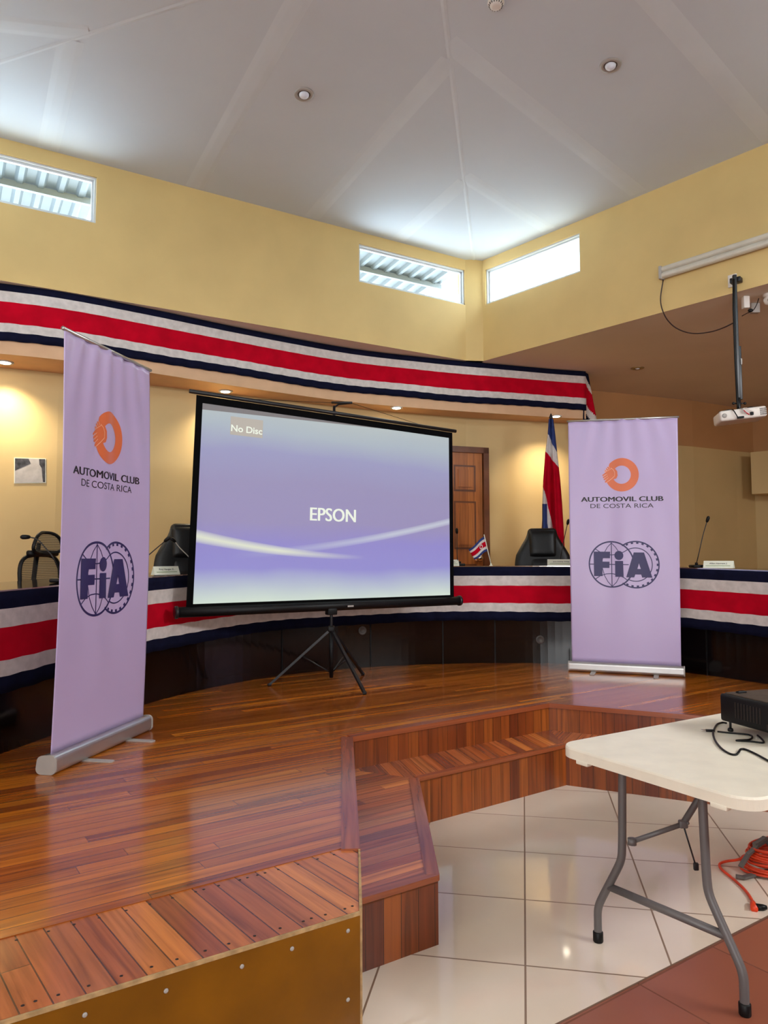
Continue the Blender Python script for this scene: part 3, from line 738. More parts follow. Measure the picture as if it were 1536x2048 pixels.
# the low step in front of the stage
step = thing('stage_step', 'lower varnished wood step running along the front of the stage', 'step', (0.6, 4.4, 0))
def tread(mb, poly, d, z=Z1):
    d = Vector(d).normalized(); n = Vector((-d.y, d.x))
    mb.prism([(p[0], p[1]) for p in poly], z-0.03, z-0.002, 0, uvfn=lambda v: (v.x*d.x+v.y*d.y, v.x*n.x+v.y*n.y))
mb = MB(); tread(mb, [SP[0], SP[1], SP[2], DK[4]+Vector((0.0, 0)), DK[3]], pd); mb.build('tread', 'tread', step)
t1 = (DK[5]-DK[4]).normalized()
mb = MB(); tread(mb, [SP[2], SP[3], DK[5], DK[4]], (-t1.y+0.35, t1.x)); mb.build('tread', 'tread', step)
t2 = (DK[7]-DK[5]).normalized()
mb = MB(); tread(mb, [SP[3], SP[5], Vector((9.3, 1.77)), DK[5]], (-t2.y, t2.x)); mb.build('tread', 'tread', step)
for a, b, w_ in ((SP[0], SP[1], 0.05), (SP[1], SP[2], 0.055), (SP[2], SP[3], 0.035), (SP[3], SP[5], 0.035)):
    edge_board(a, b, w_, Z1, 0.02, step, over=0.006)
for a, b in ((SP[0], SP[1]), (SP[1], SP[2]), (SP[2], SP[3]), (SP[3], SP[5])):
    mb = MB(); riser(mb, a, b, 0.0, Z1-0.02); mb.build('riser', 'riser', step)

# ================================================================ COUNCIL DESK
DP_ = [(-2.9, 1.9), (-2.72, 2.6), (-2.5, 3.4), (-2.25, 4.25), (-2.09, 4.95), (-1.88, 5.7), (-1.56, 6.4), (-1.12, 6.99), (-0.55, 7.45), (0.1, 7.74), (0.7, 7.87), (1.35, 7.92), (1.97, 7.83), (2.50, 7.60), (2.97, 7.20), (3.40, 6.55), (3.74, 5.82), (4.02, 5.05), (4.25, 4.2)]
DS = [Vector((p.x, p.y)) for p in catmull([(x, y, 0) for x, y in DP_], 8)]
def ztop(p):                                                        # the top runs very slightly out of level
    return 1.425+0.09*max(0, min(1, (p.y-4.1)/3.6))
desk = thing('council_desk', 'long curved dark wood council desk on the stage', 'desk', (0.7, 7.4, Z2))
mb = MB(); bk = offset_path(DS, -0.04)
for i in range(len(DS)-1):
    a, b, c, d = DS[i], DS[i+1], bk[i+1], bk[i]; zt = ztop(a)-0.04; zu = ztop(b)-0.04
    mb.quad((a.x, a.y, Z2), (b.x, b.y, Z2), (b.x, b.y, zu), (a.x, a.y, zt)); mb.quad((c.x, c.y, Z2), (d.x, d.y, Z2), (d.x, d.y, zt), (c.x, c.y, zu))
mb.build('front_panel', 'desk_dark', desk)
mb = MB(); fo = offset_path(DS, 0.085); bo = offset_path(DS, -0.62)
for i in range(len(DS)-1):
    z0, z1 = ztop(DS[i]), ztop(DS[i+1]); A = [fo[i], fo[i+1], bo[i+1], bo[i]]; zz = [z0, z1, z1, z0]
    mb.add([(p.x, p.y, z) for p, z in zip(A, zz)]+[(p.x, p.y, z-0.04) for p, z in zip(A, zz)], [(0, 1, 2, 3), (7, 6, 5, 4), (1, 0, 4, 5), (3, 2, 6, 7)])
mb.build('desk_top', 'desk_top', desk)
mb = MB(); fi = offset_path(DS, 0.088); fj = offset_path(DS, 0.078)
for i in range(len(DS)-1):
    z0, z1 = ztop(DS[i]), ztop(DS[i+1]); A = [fi[i], fi[i+1], fj[i+1], fj[i]]; zz = [z0, z1, z1, z0]
    mb.add([(p.x, p.y, z+0.004) for p, z in zip(A, zz)]+[(p.x, p.y, z-0.012) for p, z in zip(A, zz)], [(0, 1, 2, 3), (7, 6, 5, 4), (1, 0, 4, 5), (3, 2, 6, 7)])
mb.build('edge_strip', 'chrome', desk)
for px in (890, 987, 1250, 1412, 735, 560):                             # joints between the front panels
    best = min(range(len(DS)), key=lambda i: abs(DS[i].x/DS[i].y-(px-768)/FPX)); p = DS[best]; q = fo[best]; n = (q-p).normalized()
    t = Vector((-n.y, n.x)); c = p+n*0.003
    mb = MB(); mb.prism([(v.x, v.y) for v in (c-t*0.006-n*0.004, c+t*0.006-n*0.004, c+t*0.006+n*0.004, c-t*0.006+n*0.004)], Z2, ztop(p)-0.06); mb.build('panel_joint', 'black', desk)
for px, z in ((732, 0.86), (1075, 0.73)):
    best = min(range(len(DS)), key=lambda i: abs(DS[i].x/DS[i].y-(px-768)/FPX)); p = DS[best]; q = fo[best]; n = (q-p).normalized()
    mb = MB(); mb.lathe((p.x, p.y, z), [(0.045, 0), (0.045, 0.006), (0.03, 0.008), (0.028, 0.003)], seg=20, axis=(n.x, n.y, 0)); mb.build('cable_port', 'grey_plastic', desk)

# ---------------------------------------------------------------- striped cloth bands
STR = [0.0, 0.095, 0.2, 0.385, 0.475, 0.57]
def band(path, ztopfn, depths, wave, name, label, cat, hem=0.006, flare=0.0, seed=0):
    rnd = random.Random(seed); L = arclen(path); V = []; U = []
    ph = [rnd.uniform(0, 6.28) for _ in range(6)]
    rows = []; mats = []
    seq = [0, 1, 2, 1, 0]
    for k in range(5):
        nsub = 4 if k == 2 else 2
        for j in range(nsub): rows.append(depths[k]+(depths[k+1]-depths[k])*j/nsub); mats.append(seq[k])
    rows.append(depths[5]); H = depths[5]
    nrm = []
    for i in range(len(path)):
        t = (path[min(i+1, len(path)-1)]-path[max(i-1, 0)]).normalized(); nrm.append(Vector((t.y, -t.x)))
    mb = MB(); n = len(path)
    for r in rows:
        f = r/H
        for i, p in enumerate(path):
            l = L[i]; wv = wave*f*(math.sin(l*5.1+ph[0])+0.6*math.sin(l*11.3+ph[1])+0.35*math.sin(l*23+ph[2]))
            q = p+nrm[i]*(0.012+abs(wave)*1.2+wv+flare*f)
            dz = hem*f*(math.sin(l*3.1+ph[3])+0.5*math.sin(l*31+ph[4]))
            V.append(Vector((q.x, q.y, ztopfn(p)-r+dz)))
    F = []; ms = []
    for j in range(len(rows)-1):
        for i in range(n-1): F.append((j*n+i, j*n+i+1, (j+1)*n+i+1, (j+1)*n+i)); ms.append(mats[j])
    mb.add(V, F, ms, smooth=True)
    o = mb.build(name, ['navy', 'cloth_white', 'red']); tag(o, label, cat)
    sd = o.modifiers.new('thickness', 'SOLIDIFY'); sd.thickness = 0.002; sd.offset = 1
    return o
def resample(S, step):
    L = arclen(S); n = int(L[-1]/step); out = []; j = 0
    for k in range(n+1):
        l = L[-1]*k/n
        while j < len(L)-2 and L[j+1] < l: j += 1
        f = (l-L[j])/(L[j+1]-L[j]); out.append(S[j].lerp(S[j+1], f))
    return out
dp = resample(offset_path(DS, 0.09), 0.05)
band(dp, lambda p: ztop(p)+0.003-0.008, STR, 0.004, 'striped_bunting', 'navy, white and red striped cloth band hung along the curved desk front', 'bunting', flare=-0.02, seed=3)
ub = resample(FS, 0.05)
band(ub, lambda p: ZC-0.004, [0, 0.068, 0.17, 0.375, 0.46, 0.545], 0.005, 'striped_bunting', 'navy, white and red striped cloth band along the high soffit edge above the screen', 'bunting', seed=5)
# loose tail of the soffit band wrapping the end of the fascia
TL = at_y(1169, 744, 10.10); TR = at_y(1176, 747, 10.22); BLp = at_y(1164, 870, 10.06); BRp = at_y(1194, 850, 10.26)
def tailfn(u, v):
    p = TL.lerp(TR, u).lerp(BLp.lerp(BRp, u), v); return p+Vector((0, -0.03*math.sin(u*PI*2+v*2)*v, 0))
mb = MB(); cuts = [0.0, 0.26, 0.42, 0.86, 1.06, 1.6]
mb.grid(tailfn, 12, 60, matfn=lambda i, j: [0, 1, 2, 1, 0, 0][next((k for k in range(5) if cuts[k] <= (j/60+0.62*(1-i/12))-0.25*0 - 0.40*(1-i/12)*(1-j/60) < cuts[k+1]), 4)])
tail = mb.build('bunting_tail', ['navy', 'cloth_white', 'red']); tag(tail, 'loose folded end of striped cloth hanging off the right tip of the soffit', 'bunting')
tail.modifiers.new('thickness', 'SOLIDIFY').thickness = 0.003

# ================================================================ PROJECTION SCREEN
B0 = Vector((-1.600, 5.79, 1.195)); B1 = Vector((0.700, 7.20, 1.195))
T0 = at_y(384, 783, 5.80); T1 = at_y(908, 862, 7.215)
scr = thing('projection_screen', 'portable tripod projection screen showing a blue projected picture', 'projection screen', (-0.47, 6.53, Z2))
sdir = (B1-B0).normalized(); sn = Vector((sdir.y, -sdir.x, 0)).normalized()            # towards the viewer
def SQ(u, v, o=0.0): return (B0.lerp(B1, u)).lerp(T0.lerp(T1, u), v)+sn*o
# fabric corners read off as fractions of the frame
u0, u1, v0, v1 = 0.026, 0.980, 0.022, 0.978
mb = MB(); mb.grid(lambda a, b: SQ(u0-0.012+(u1-u0+0.024)*a, v0-0.01+(v1-v0+0.02)*b, 0.0), 12, 12); mb.build('fabric_border', 'black_cloth', scr)
fb0, fb1, fv0, fv1 = 0.034, 0.974, 0.03, 0.953
FBm = lambda a, b, o=0.004: SQ(fb0+(fb1-fb0)*a, fv0+(fv1-fv0)*b, o)
mb = MB(); mb.grid(lambda a, b: FBm(a, b), 8, 8); fabric = mb.build('screen_fabric', 'screen', scr)
def uv_of(px, py):
    """fraction of the fabric that a sight line meets"""
    a, b = 0.5, 0.5
    for _ in range(12):
        p = FBm(a, b); d = p-Vector((0, 0, EYE)); x = 768+FPX*d.dot(RX)/d.dot(FX); y = 1024-FPX*d.dot(UX)/d.dot(FX)
        e = 1e-3; q = FBm(a+e, b)-Vector((0, 0, EYE)); r = FBm(a, b+e)-Vector((0, 0, EYE))
        pj = lambda d: (768+FPX*d.dot(RX)/d.dot(FX), 1024-FPX*d.dot(UX)/d.dot(FX))
        qx, qy = pj(q); rx_, ry_ = pj(r); J = ((qx-x)/e, (rx_-x)/e, (qy-y)/e, (ry_-y)/e); det = J[0]*J[3]-J[1]*J[2]
        dx, dy = px-x, py-y; a += (J[3]*dx-J[1]*dy)/det; b += (-J[2]*dx+J[0]*dy)/det
    return a, b
V, F = text2d('EPSON'); a0 = uv_of(618, 1041); a1 = uv_of(713, 1013)
mb = MB(); V = fit2d(V, a0[0]+0.004, a1[0]-0.004, a0[1], a0[1]+0.073)
for q in (-0.0016, 0, 0.0016): decal(mb, [(x+q, y) for x, y in V], F, lambda a, b: FBm(a, b, 0.008+q*0.05))
mb.build('projected_lettering', 'screen_text', fabric)
p0 = uv_of(460, 867); p1 = uv_of(526, 843)
mb = MB(); mb.grid(lambda a, b: FBm(p0[0]+(p1[0]-p0[0])*a, p0[1]+(p1[1]-p0[1])*b*1.12-0.005, 0.007), 1, 1); mb.build('projected_patch', 'screen_patch', fabric)
V, F = text2d('No Disc', 0.02); dx = p1[0]-p0[0]
mb = MB(); decal(mb, fit2d(V, p0[0]+0.02*dx, p0[0]+0.98*dx, p0[1]+0.012, p0[1]+0.047), F, lambda a, b: FBm(a, b, 0.010)); mb.build('projected_lettering', 'screen_text', fabric)
mb = MB(); mb.tube([SQ(-0.012, -0.005), SQ(1.016, -0.005)], 0.042, 14)
case = mb.build('screen_case', 'black', scr)
for e_ in (-0.014, 1.016):
    mb = MB(); mb.tube([SQ(e_-0.004, -0.005), SQ(e_+0.004, -0.005)], 0.05, 14); mb.build('end_cap', 'black_metal', case)
mb = MB(); mb.add([SQ(0.545, -0.012, 0.0435), SQ(0.567, -0.012, 0.0435), SQ(0.567, -0.004, 0.0435), SQ(0.545, -0.004, 0.0435)], [(0, 1, 2, 3)]); mb.build('maker_badge', 'light_grey', case)
mb = MB(); mb.tube([SQ(-0.008, 1.0), SQ(1.008, 1.0)], 0.017, 12); mb.build('top_bar', 'black_metal', scr)
pc = Vector((-0.468, 6.50, 0)); 
hk = at_y(668, 806, 6.56); hk2 = at_y(702, 806, 6.50)
mb = MB(); mb.tube([(pc.x, pc.y, 0.60), (pc.x, pc.y, 1.14), (hk.x, hk.y+0.03, hk.z-0.02)], 0.013, 12); mb.build('pole', 'black_metal', scr)
mb = MB(); mb.tube([(pc.x, pc.y, 0.56), (pc.x, pc.y, 1.0)], 0.019, 12); mb.build('pole_sleeve', 'black', scr)
mb = MB(); mb.tube([hk+Vector((0, 0.03, -0.09)), hk+Vector((0.005, 0.03, -0.03)), hk+Vector((0.04, 0.02, -0.008)), hk2], 0.009, 8); mb.tube([hk+Vector((-0.02, 0.0, 0.004)), hk2+Vector((0.01, 0, 0.002))], 0.011, 8); mb.build('hook_arm', 'black_metal', scr)
for f_, h_ in ((0.2, hk), (0.84, hk2)):
    mb = MB(); mb.tube([h_, SQ(f_, 1.008)], 0.0022, 6); mb.build('hanging_cord', 'black', scr)
mb = MB(); mb.rbox((pc.x, pc.y-0.02, 1.14), (0.09, 0.07, 0.06), 0.008, rz=math.atan2(sdir.y, sdir.x)); mb.build('case_bracket', 'black', scr)
for q in ((-0.165, 6.13), (-1.018, 6.55), (-0.209, 7.13)):
    hub = Vector((pc.x, pc.y, 0.985)); ft = Vector((q[0], q[1], Z2+0.012)); d = (ft-hub); L = d.length
    mb = MB()
    R = Matrix.Translation((hub+ft)/2) @ d.to_track_quat('Z', 'Y').to_matrix().to_4x4(); mb.box(None, (0.026, 0.02, L), M4=R)
    leg = mb.build('leg', 'black_metal', scr)
    mb = MB(); m1 = hub.lerp(ft, 0.48); mb.tube([(pc.x, pc.y, 0.60), m1], 0.006, 8); mb.build('leg_brace', 'black_metal', leg)
    mb = MB(); mb.rbox(ft, (0.036, 0.03, 0.022), 0.006); mb.build('rubber_foot', 'black', leg)
mb = MB(); mb.rbox((pc.x, pc.y, 0.985), (0.06, 0.06, 0.05), 0.01); mb.build('hub', 'black', scr)

# ================================================================ ROLL-UP BANNERS
def logo_shapes():
    """outlines in the artist's pixel frame: x right, y down; list of (verts, faces, layer)"""
    S = []
    # ring with clasped hands
    outer = arc(592, 673, 175, 222, 495-2, 60); inner = arc(590, 673, 95, 480-360+0, 225, 10)
    ring_o = arc(592, 673, 175, -137, 154, 60)             # clockwise on screen: from upper left over top and right to lower left
    hole = arc(590, 673, 95, 148, -142, 50)
    hand = [(530, 612), (546, 640), (548, 678), (534, 706), (514, 722)]
    poly = ring_o+[(404, 722), (416, 700), (400, 660), (440, 628), (455, 600)]
    # build as quads between outer arc and inner arc, then the hand lump
    n = 60; o_ = arc(592, 673, 175, -137, 152, n); i_ = arc(590, 673, 95, -137, 152, n); V = []; F = []
    for k in range(n+1): V += [o_[k], i_[k]]
    for k in range(n): F.append((2*k, 2*k+1, 2*k+3, 2*k+2))
    S.append((V, F, 'o'))
    lump = [(464, 554), (500, 585), (520, 606), (520, 604), (545, 635), (549, 680), (533, 712), (508, 718), (506, 720), (440, 756), (428, 740), (408, 700), (405, 665), (430, 625)]
    lump = [(464, 554), (522, 606), (545, 635), (549, 680), (535, 710), (507, 719), (437, 757), (425, 735), (416, 690), (430, 640), (452, 600)]
    S.append((*fillpoly(lump), 'o'))
    def finger(a, b, w_):
        dx, dy = b[0]-a[0], b[1]-a[1]; L = math.hypot(dx, dy); ux, uy = dx/L, dy/L; pts = []
        base = math.degrees(math.atan2(uy, ux))
        pts += arc(b[0], b[1], w_/2, base-90, base+90, 8); pts += arc(a[0], a[1], w_/2, base+90, base+270, 8)
        return fillpoly(pts)
    for a, b in (((440, 640), (396, 675)), ((446, 662), (402, 697)), ((452, 684), (410, 718)), ((458, 704), (422, 744))): S.append((*finger(a, b, 15), 'o'))
    for a, b in (((438, 640), (418, 628)), ((448, 622), (432, 608)), ((462, 606), (447, 592)), ((476, 596), (464, 576))): S.append((*finger(a, b, 14), 'o'))
    S.append((*stroke([(478, 598), (505, 618), (518, 645), (517, 684), (480, 716), (424, 756)], 4.5), 'w'))
    for q in ([(412, 645), (486, 604)], [(398, 688), (440, 660)], [(406, 709), (446, 680)], [(414, 731), (452, 700)], [(424, 640), (412, 622)], [(438, 628), (424, 606)], [(452, 614), (438, 592)], [(467, 606), (455, 578)]): S.append((*stroke(q, 3.6), 'w'))
    # automobile club lettering
    V, F = text2d('AUTOMOVIL CLUB')
    for q in (-3.5, 0, 3.5): S.append(([(x+q, y+abs(q)*0.3) for x, y in fit2d(V, 161, 1009, 950, 901)], F, 'k'))
    V, F = text2d('DE COSTA RICA'); S.append(([(x, y) for x, y in fit2d(V, 258, 912, 1019, 974)], F, 'k'))
    # globe and gear emblem
    S.append((*stroke(arc(470, 1602, 233, 0, 360, 80)[:-1], 15, True), 'n'))
    g = [p for p in arc(722, 1602, 236, -126, 126, 60)]; S.append((*stroke(g, 14), 'n'))
    S.append((*stroke(arc(720, 1602, 170, -118, 118, 50), 9), 'n'))
    for k in range(-8, 9):
        a = math.radians(k*14.2); ca, sa = math.cos(a), math.sin(a); c = (722+222*ca, 1602+222*sa)
        S.append(([(c[0]+ca*s_*9-sa*t_*12, c[1]+sa*s_*9+ca*t_*12) for s_, t_ in ((-1, -1), (1, -1), (1, 1), (-1, 1))], [(0, 1, 2, 3)], 'n'))
    S.append((*stroke([(471, 1374), (473, 1832)], 9), 'n')); S.append((*stroke([(240, 1602), (650, 1604)], 9), 'n'))
    S.append((*stroke([(472, 1382), (430, 1425), (395, 1485), (374, 1560), (374, 1640), (396, 1720), (430, 1780), (474, 1830)], 7), 'n'))
    S.append((*stroke([(472, 1382), (515, 1425), (545, 1470)], 7), 'n')); S.append((*stroke([(474, 1830), (520, 1785), (552, 1726)], 7), 'n'))
    S.append((*stroke([(300, 1442), (345, 1472), (400, 1496), (470, 1506), (540, 1498), (600, 1474), (648, 1445)], 8), 'n'))
    S.append((*stroke([(300, 1756), (350, 1722), (410, 1702), (472, 1698), (540, 1708), (600, 1738), (642, 1768)], 8), 'n'))
    for q in ([(285, 1472), (458, 1472), (455, 1540), (375, 1540), (375, 1725), (285, 1725)], [(372, 1575), (450, 1575), (448, 1640), (372, 1640)], [(508, 1567), (592, 1567), (596, 1730), (508, 1730)],
              arc(549, 1510, 47, 0, 345, 22), [(703, 1478), (745, 1478), (755, 1590), (738, 1646), (716, 1703), (705, 1733), (622, 1733)], [(745, 1478), (808, 1478), (890, 1733), (785, 1733), (775, 1700), (773, 1646), (755, 1590)], [(738, 1646), (773, 1646), (779, 1703), (714, 1703)]):
        V, F = fillpoly(q); S.append((V, F, 'F'))
    return S
LOGO = logo_shapes()

def rollup(label, BL, BR, TLp, TRp, base_dir_feet, seed, base_o, feet):
    BL, BR, TLp, TRp = map(Vector, (BL, BR, TLp, TRp)); rnd = random.Random(seed)
    xd = (BR-BL); xd.z = 0; W_ = xd.length; xd.normalize(); n = Vector((xd.y, -xd.x, 0))       # towards the viewer
    mid = (BL+BR)/2
    r = thing('rollup_banner', label, 'banner', (mid.x, mid.y, Z2), group=None)
    p1, p2, p3 = [rnd.uniform(0, 6) for _ in range(3)]
    def surf(u, v, o=0.0):
        """v counts down from the top"""
        p = TLp.lerp(TRp, u).lerp(BL.lerp(BR, u), v)
        fade = math.sin(PI*min(1, max(0, u)))**0.6; k = math.exp(-2.2*v)
        fold = 0.0085*k*math.sin((u-0.5)*24/(0.55+1.1*v)+p1)*fade + 0.005*math.sin((u-0.5)*13+p2)*(1-v)*fade + 0.02*math.sin(PI*v)*(2*u-1)**2
        return p+n*(fold+o)
    mb = MB(); mb.grid(lambda a, b: surf(a, b), 70, 60); sheet = mb.build('banner_sheet', 'banner', r)
    sd = sheet.modifiers.new('thickness', 'SOLIDIFY'); sd.thickness = 0.0008; sd.offset = -1
    UVm = lambda X, Y, o: surf((X-30)/1133, (Y-88)/2515, o)
    offs = {'o': 0.0022, 'w': 0.0032, 'k': 0.0022, 'n': 0.0022, 'F': 0.0034}
    for keys, nm, mats in (('ow', 'orange_emblem', ['orange_print', 'pale_print']), ('k', 'club_lettering', ['black_print']), ('nF', 'globe_emblem', ['navy_print', 'navy_print'])):
        mb = MB()
        for V, F, l in LOGO:
            if l in keys: decal(mb, V, F, lambda X, Y: UVm(X, Y, offs[l]), keys.index(l), step=17.0)
        mb.build(nm, mats, sheet)
    mb = MB(); mb.tube([TLp-xd*0.012, TRp+xd*0.014], 0.011, 12); mb.build('top_rail', 'alu', r)
    mb = MB(); mb.tube([mid-n*0.05+Vector((0, 0, -0.04)), TLp.lerp(TRp, 0.5)-n*0.03], 0.009, 8); mb.build('support_pole', 'alu', r)
    # cassette: rounded section swept along the width
    sec = []; w2, hh = 0.055, 0.10
    for (cx, cz, a0) in ((w2-0.028, 0.028, -90), (w2-0.03, hh-0.03, 0), (-w2+0.035, hh-0.035, 90), (-w2+0.028, 0.028, 180)):
        rr = 0.028 if cz < 0.05 else 0.03
        for k in range(6): a = math.radians(a0+k*18); sec.append((cx+rr*math.cos(a), cz+rr*math.sin(a)))
    A = Vector((BL.x, BL.y, Z2+0.002))-xd*0.02-n*0.005; Bq = Vector((BR.x, BR.y, Z2+0.002))+xd*0.02-n*0.005; ns = len(sec)
    V = [A+n*s[0]+Vector((0, 0, s[1])) for s in sec]+[Bq+n*s[0]+Vector((0, 0, s[1])) for s in sec]
    mb = MB(); mb.add(V, [(k, ns+k, ns+(k+1) % ns, (k+1) % ns) for k in range(ns)], smooth=False); cas = mb.build('cassette', 'alu', r)
    for P_, sg in ((A, -1), (Bq, 1)):
        mb = MB(); V = [P_+n*s[0]*1.06+Vector((0, 0, s[1]*1.02-0.001)) for s in sec]; V2 = [v+xd*sg*0.012 for v in V]
        mb.add(V+V2, [tuple(range(ns)), tuple(range(2*ns-1, ns-1, -1))]+[(k, ns+k, ns+(k+1) % ns, (k+1) % ns) for k in range(ns)]); mb.build('end_cap', 'light_grey', cas)
    for f in feet:
        c = A.lerp(Bq, f); mb = MB()
        q = [c+xd*0.022-n*0.1, c+xd*0.022+n*0.20, c+xd*0.012+n*0.215, c-xd*0.012+n*0.215, c-xd*0.022+n*0.20, c-xd*0.022-n*0.1]
        mb.prism([(p.x, p.y) for p in q], Z2+0.0005, Z2+0.007); mb.build('foot_blade', 'light_grey', r)
    return r
zb = Z2+0.10
def lift(px, py, P_): return at_y(px, py, P_.y)
bl = Vector((1.868, 7.36, zb)); br = Vector((2.805, 6.985, zb))
rollup('lilac roll-up banner standing at the right of the stage before the desk', bl, br, at_y(1136, 843, 7.42), at_y(1355, 834, 7.05), 0, 4, 0, (0.22, 0.77))
bl = Vector((-1.765, 3.93, zb)); br = Vector((-1.583, 4.865, zb))
rollup('lilac roll-up banner turned side-on at the left, standing nearest the camera', bl, br, at_y(128, 657, 3.93), at_y(299, 740, 4.86), 0, 9, 0, (0.28, 0.74))

# ================================================================ CHAIRS
def executive_chair(label, loc, rz, zs=1.0):
    r = thing('executive_chair', label, 'chair', loc, rz)
    R0 = root_matrix(r); T = lambda p: R0 @ Vector(p)
    def loft(fn, nu, nv): return MB().grid(lambda u, v: T(fn(u, v)), nu, nv)
    # seat faces -y in the chair's own frame
    mb = MB(); mb.rbox(None, (0.60, 0.58, 0.13), 0.055, M4=R0 @ Matrix.Translation((0, -0.02, 0.60)), seg=5); mb.build('seat', 'leather', r)
    H0, H1 = 0.66, 1.46
    def width(t): return 0.255+0.085*math.sin(PI*min(1, t*1.12)**0.9) - 0.085*max(0, t-0.62)/0.38
    def back(u, v, side):
        w_ = width(v); x = (2*u-1); edge = (1-abs(x)**2.6)**0.5 if abs(x) < 1 else 0
        vv = 1-abs(2*v-1)**8
        th = 0.075*edge*vv**0.5
        y = 0.24+0.10*v+0.04*(x*x)*-1
        return (x*w_, y+side*th, H0+(H1-H0)*v)
    mb = MB()
    mb.grid(lambda u, v: T(back(u, v, -1)), 20, 24); mb.grid(lambda u, v: T(back(1-u, v, 1)), 20, 24); b_ = mb.build('backrest', 'leather', r)
    # padded roll over the head and the lumbar cushion
    def pad(u, v, z0, z1, hw, lift_):
        x = 2*u-1; z = z0+(z1-z0)*v; t = (z-H0)/(H1-H0); e = (1-abs(x)**4)**0.5 if abs(x) < 1 else 0; k = (1-abs(2*v-1)**5)
        return (x*hw, 0.24+0.10*t-0.07-lift_*e*k**0.5, z)
    mb = MB(); mb.grid(lambda u, v: T(pad(u, v, 1.13, 1.465, 0.165, 0.045)), 14, 12); mb.rbox(None, (0.335, 0.17, 0.09), 0.042, M4=R0 @ Matrix.Translation((0, 0.335, 1.44)), seg=4); mb.build('headrest_roll', 'leather', r)
    mb = MB(); mb.grid(lambda u, v: T(pad(u, v, 0.72, 1.12, 0.15, 0.03)), 14, 10); mb.build('back_cushion', 'leather', r)
    for sx in (-1, 1):
        mb = MB(); mb.tube([T((sx*0.31, 0.2, 0.62)), T((sx*0.35, 0.22, 0.78)), T((sx*0.35, 0.12, 0.86)), T((sx*0.35, -0.14, 0.86)), T((sx*0.34, -0.2, 0.78)), T((sx*0.31, -0.17, 0.62))], 0.022, 10)
        mb.rbox(None, (0.075, 0.32, 0.04), 0.018, M4=R0 @ Matrix.Translation((sx*0.35, -0.01, 0.885))); mb.build('armrest', 'black', r)
    mb = MB(); mb.cyl(T((0, 0, 0.12)), T((0, 0, 0.54)), 0.03); mb.build('gas_column', 'black_metal', r)
    mb = MB()
    for k in range(5):
        a = 2*PI*k/5; mb.tube([T((0, 0, 0.15)), T((0.33*math.cos(a), 0.33*math.sin(a), 0.085))], [0.03, 0.018], 8)
    st = mb.build('star_base', 'black', r)
    for k in range(5):
        a = 2*PI*k/5; c = (0.33*math.cos(a), 0.33*math.sin(a), 0.032); mb = MB(); mb.cyl(T((c[0]-0.022, c[1], c[2])), T((c[0]+0.022, c[1], c[2])), 0.03, 12); mb.build('caster', 'black', st)
    return r
c3 = at_y(1087, 1059, 8.95)
executive_chair('black leather executive chair behind the desk in front of the standing flag', (1.905, 8.66, Z2), math.radians(-6))
c1 = executive_chair('black leather executive chair behind the desk at the left edge of the screen', (-1.90, 7.22, Z2), math.radians(22))
c2 = executive_chair('black leather executive chair mostly hidden behind the right edge of the screen', (0.45, 8.70, Z2), math.radians(3))
c2.scale = (0.92, 0.92, 0.9)

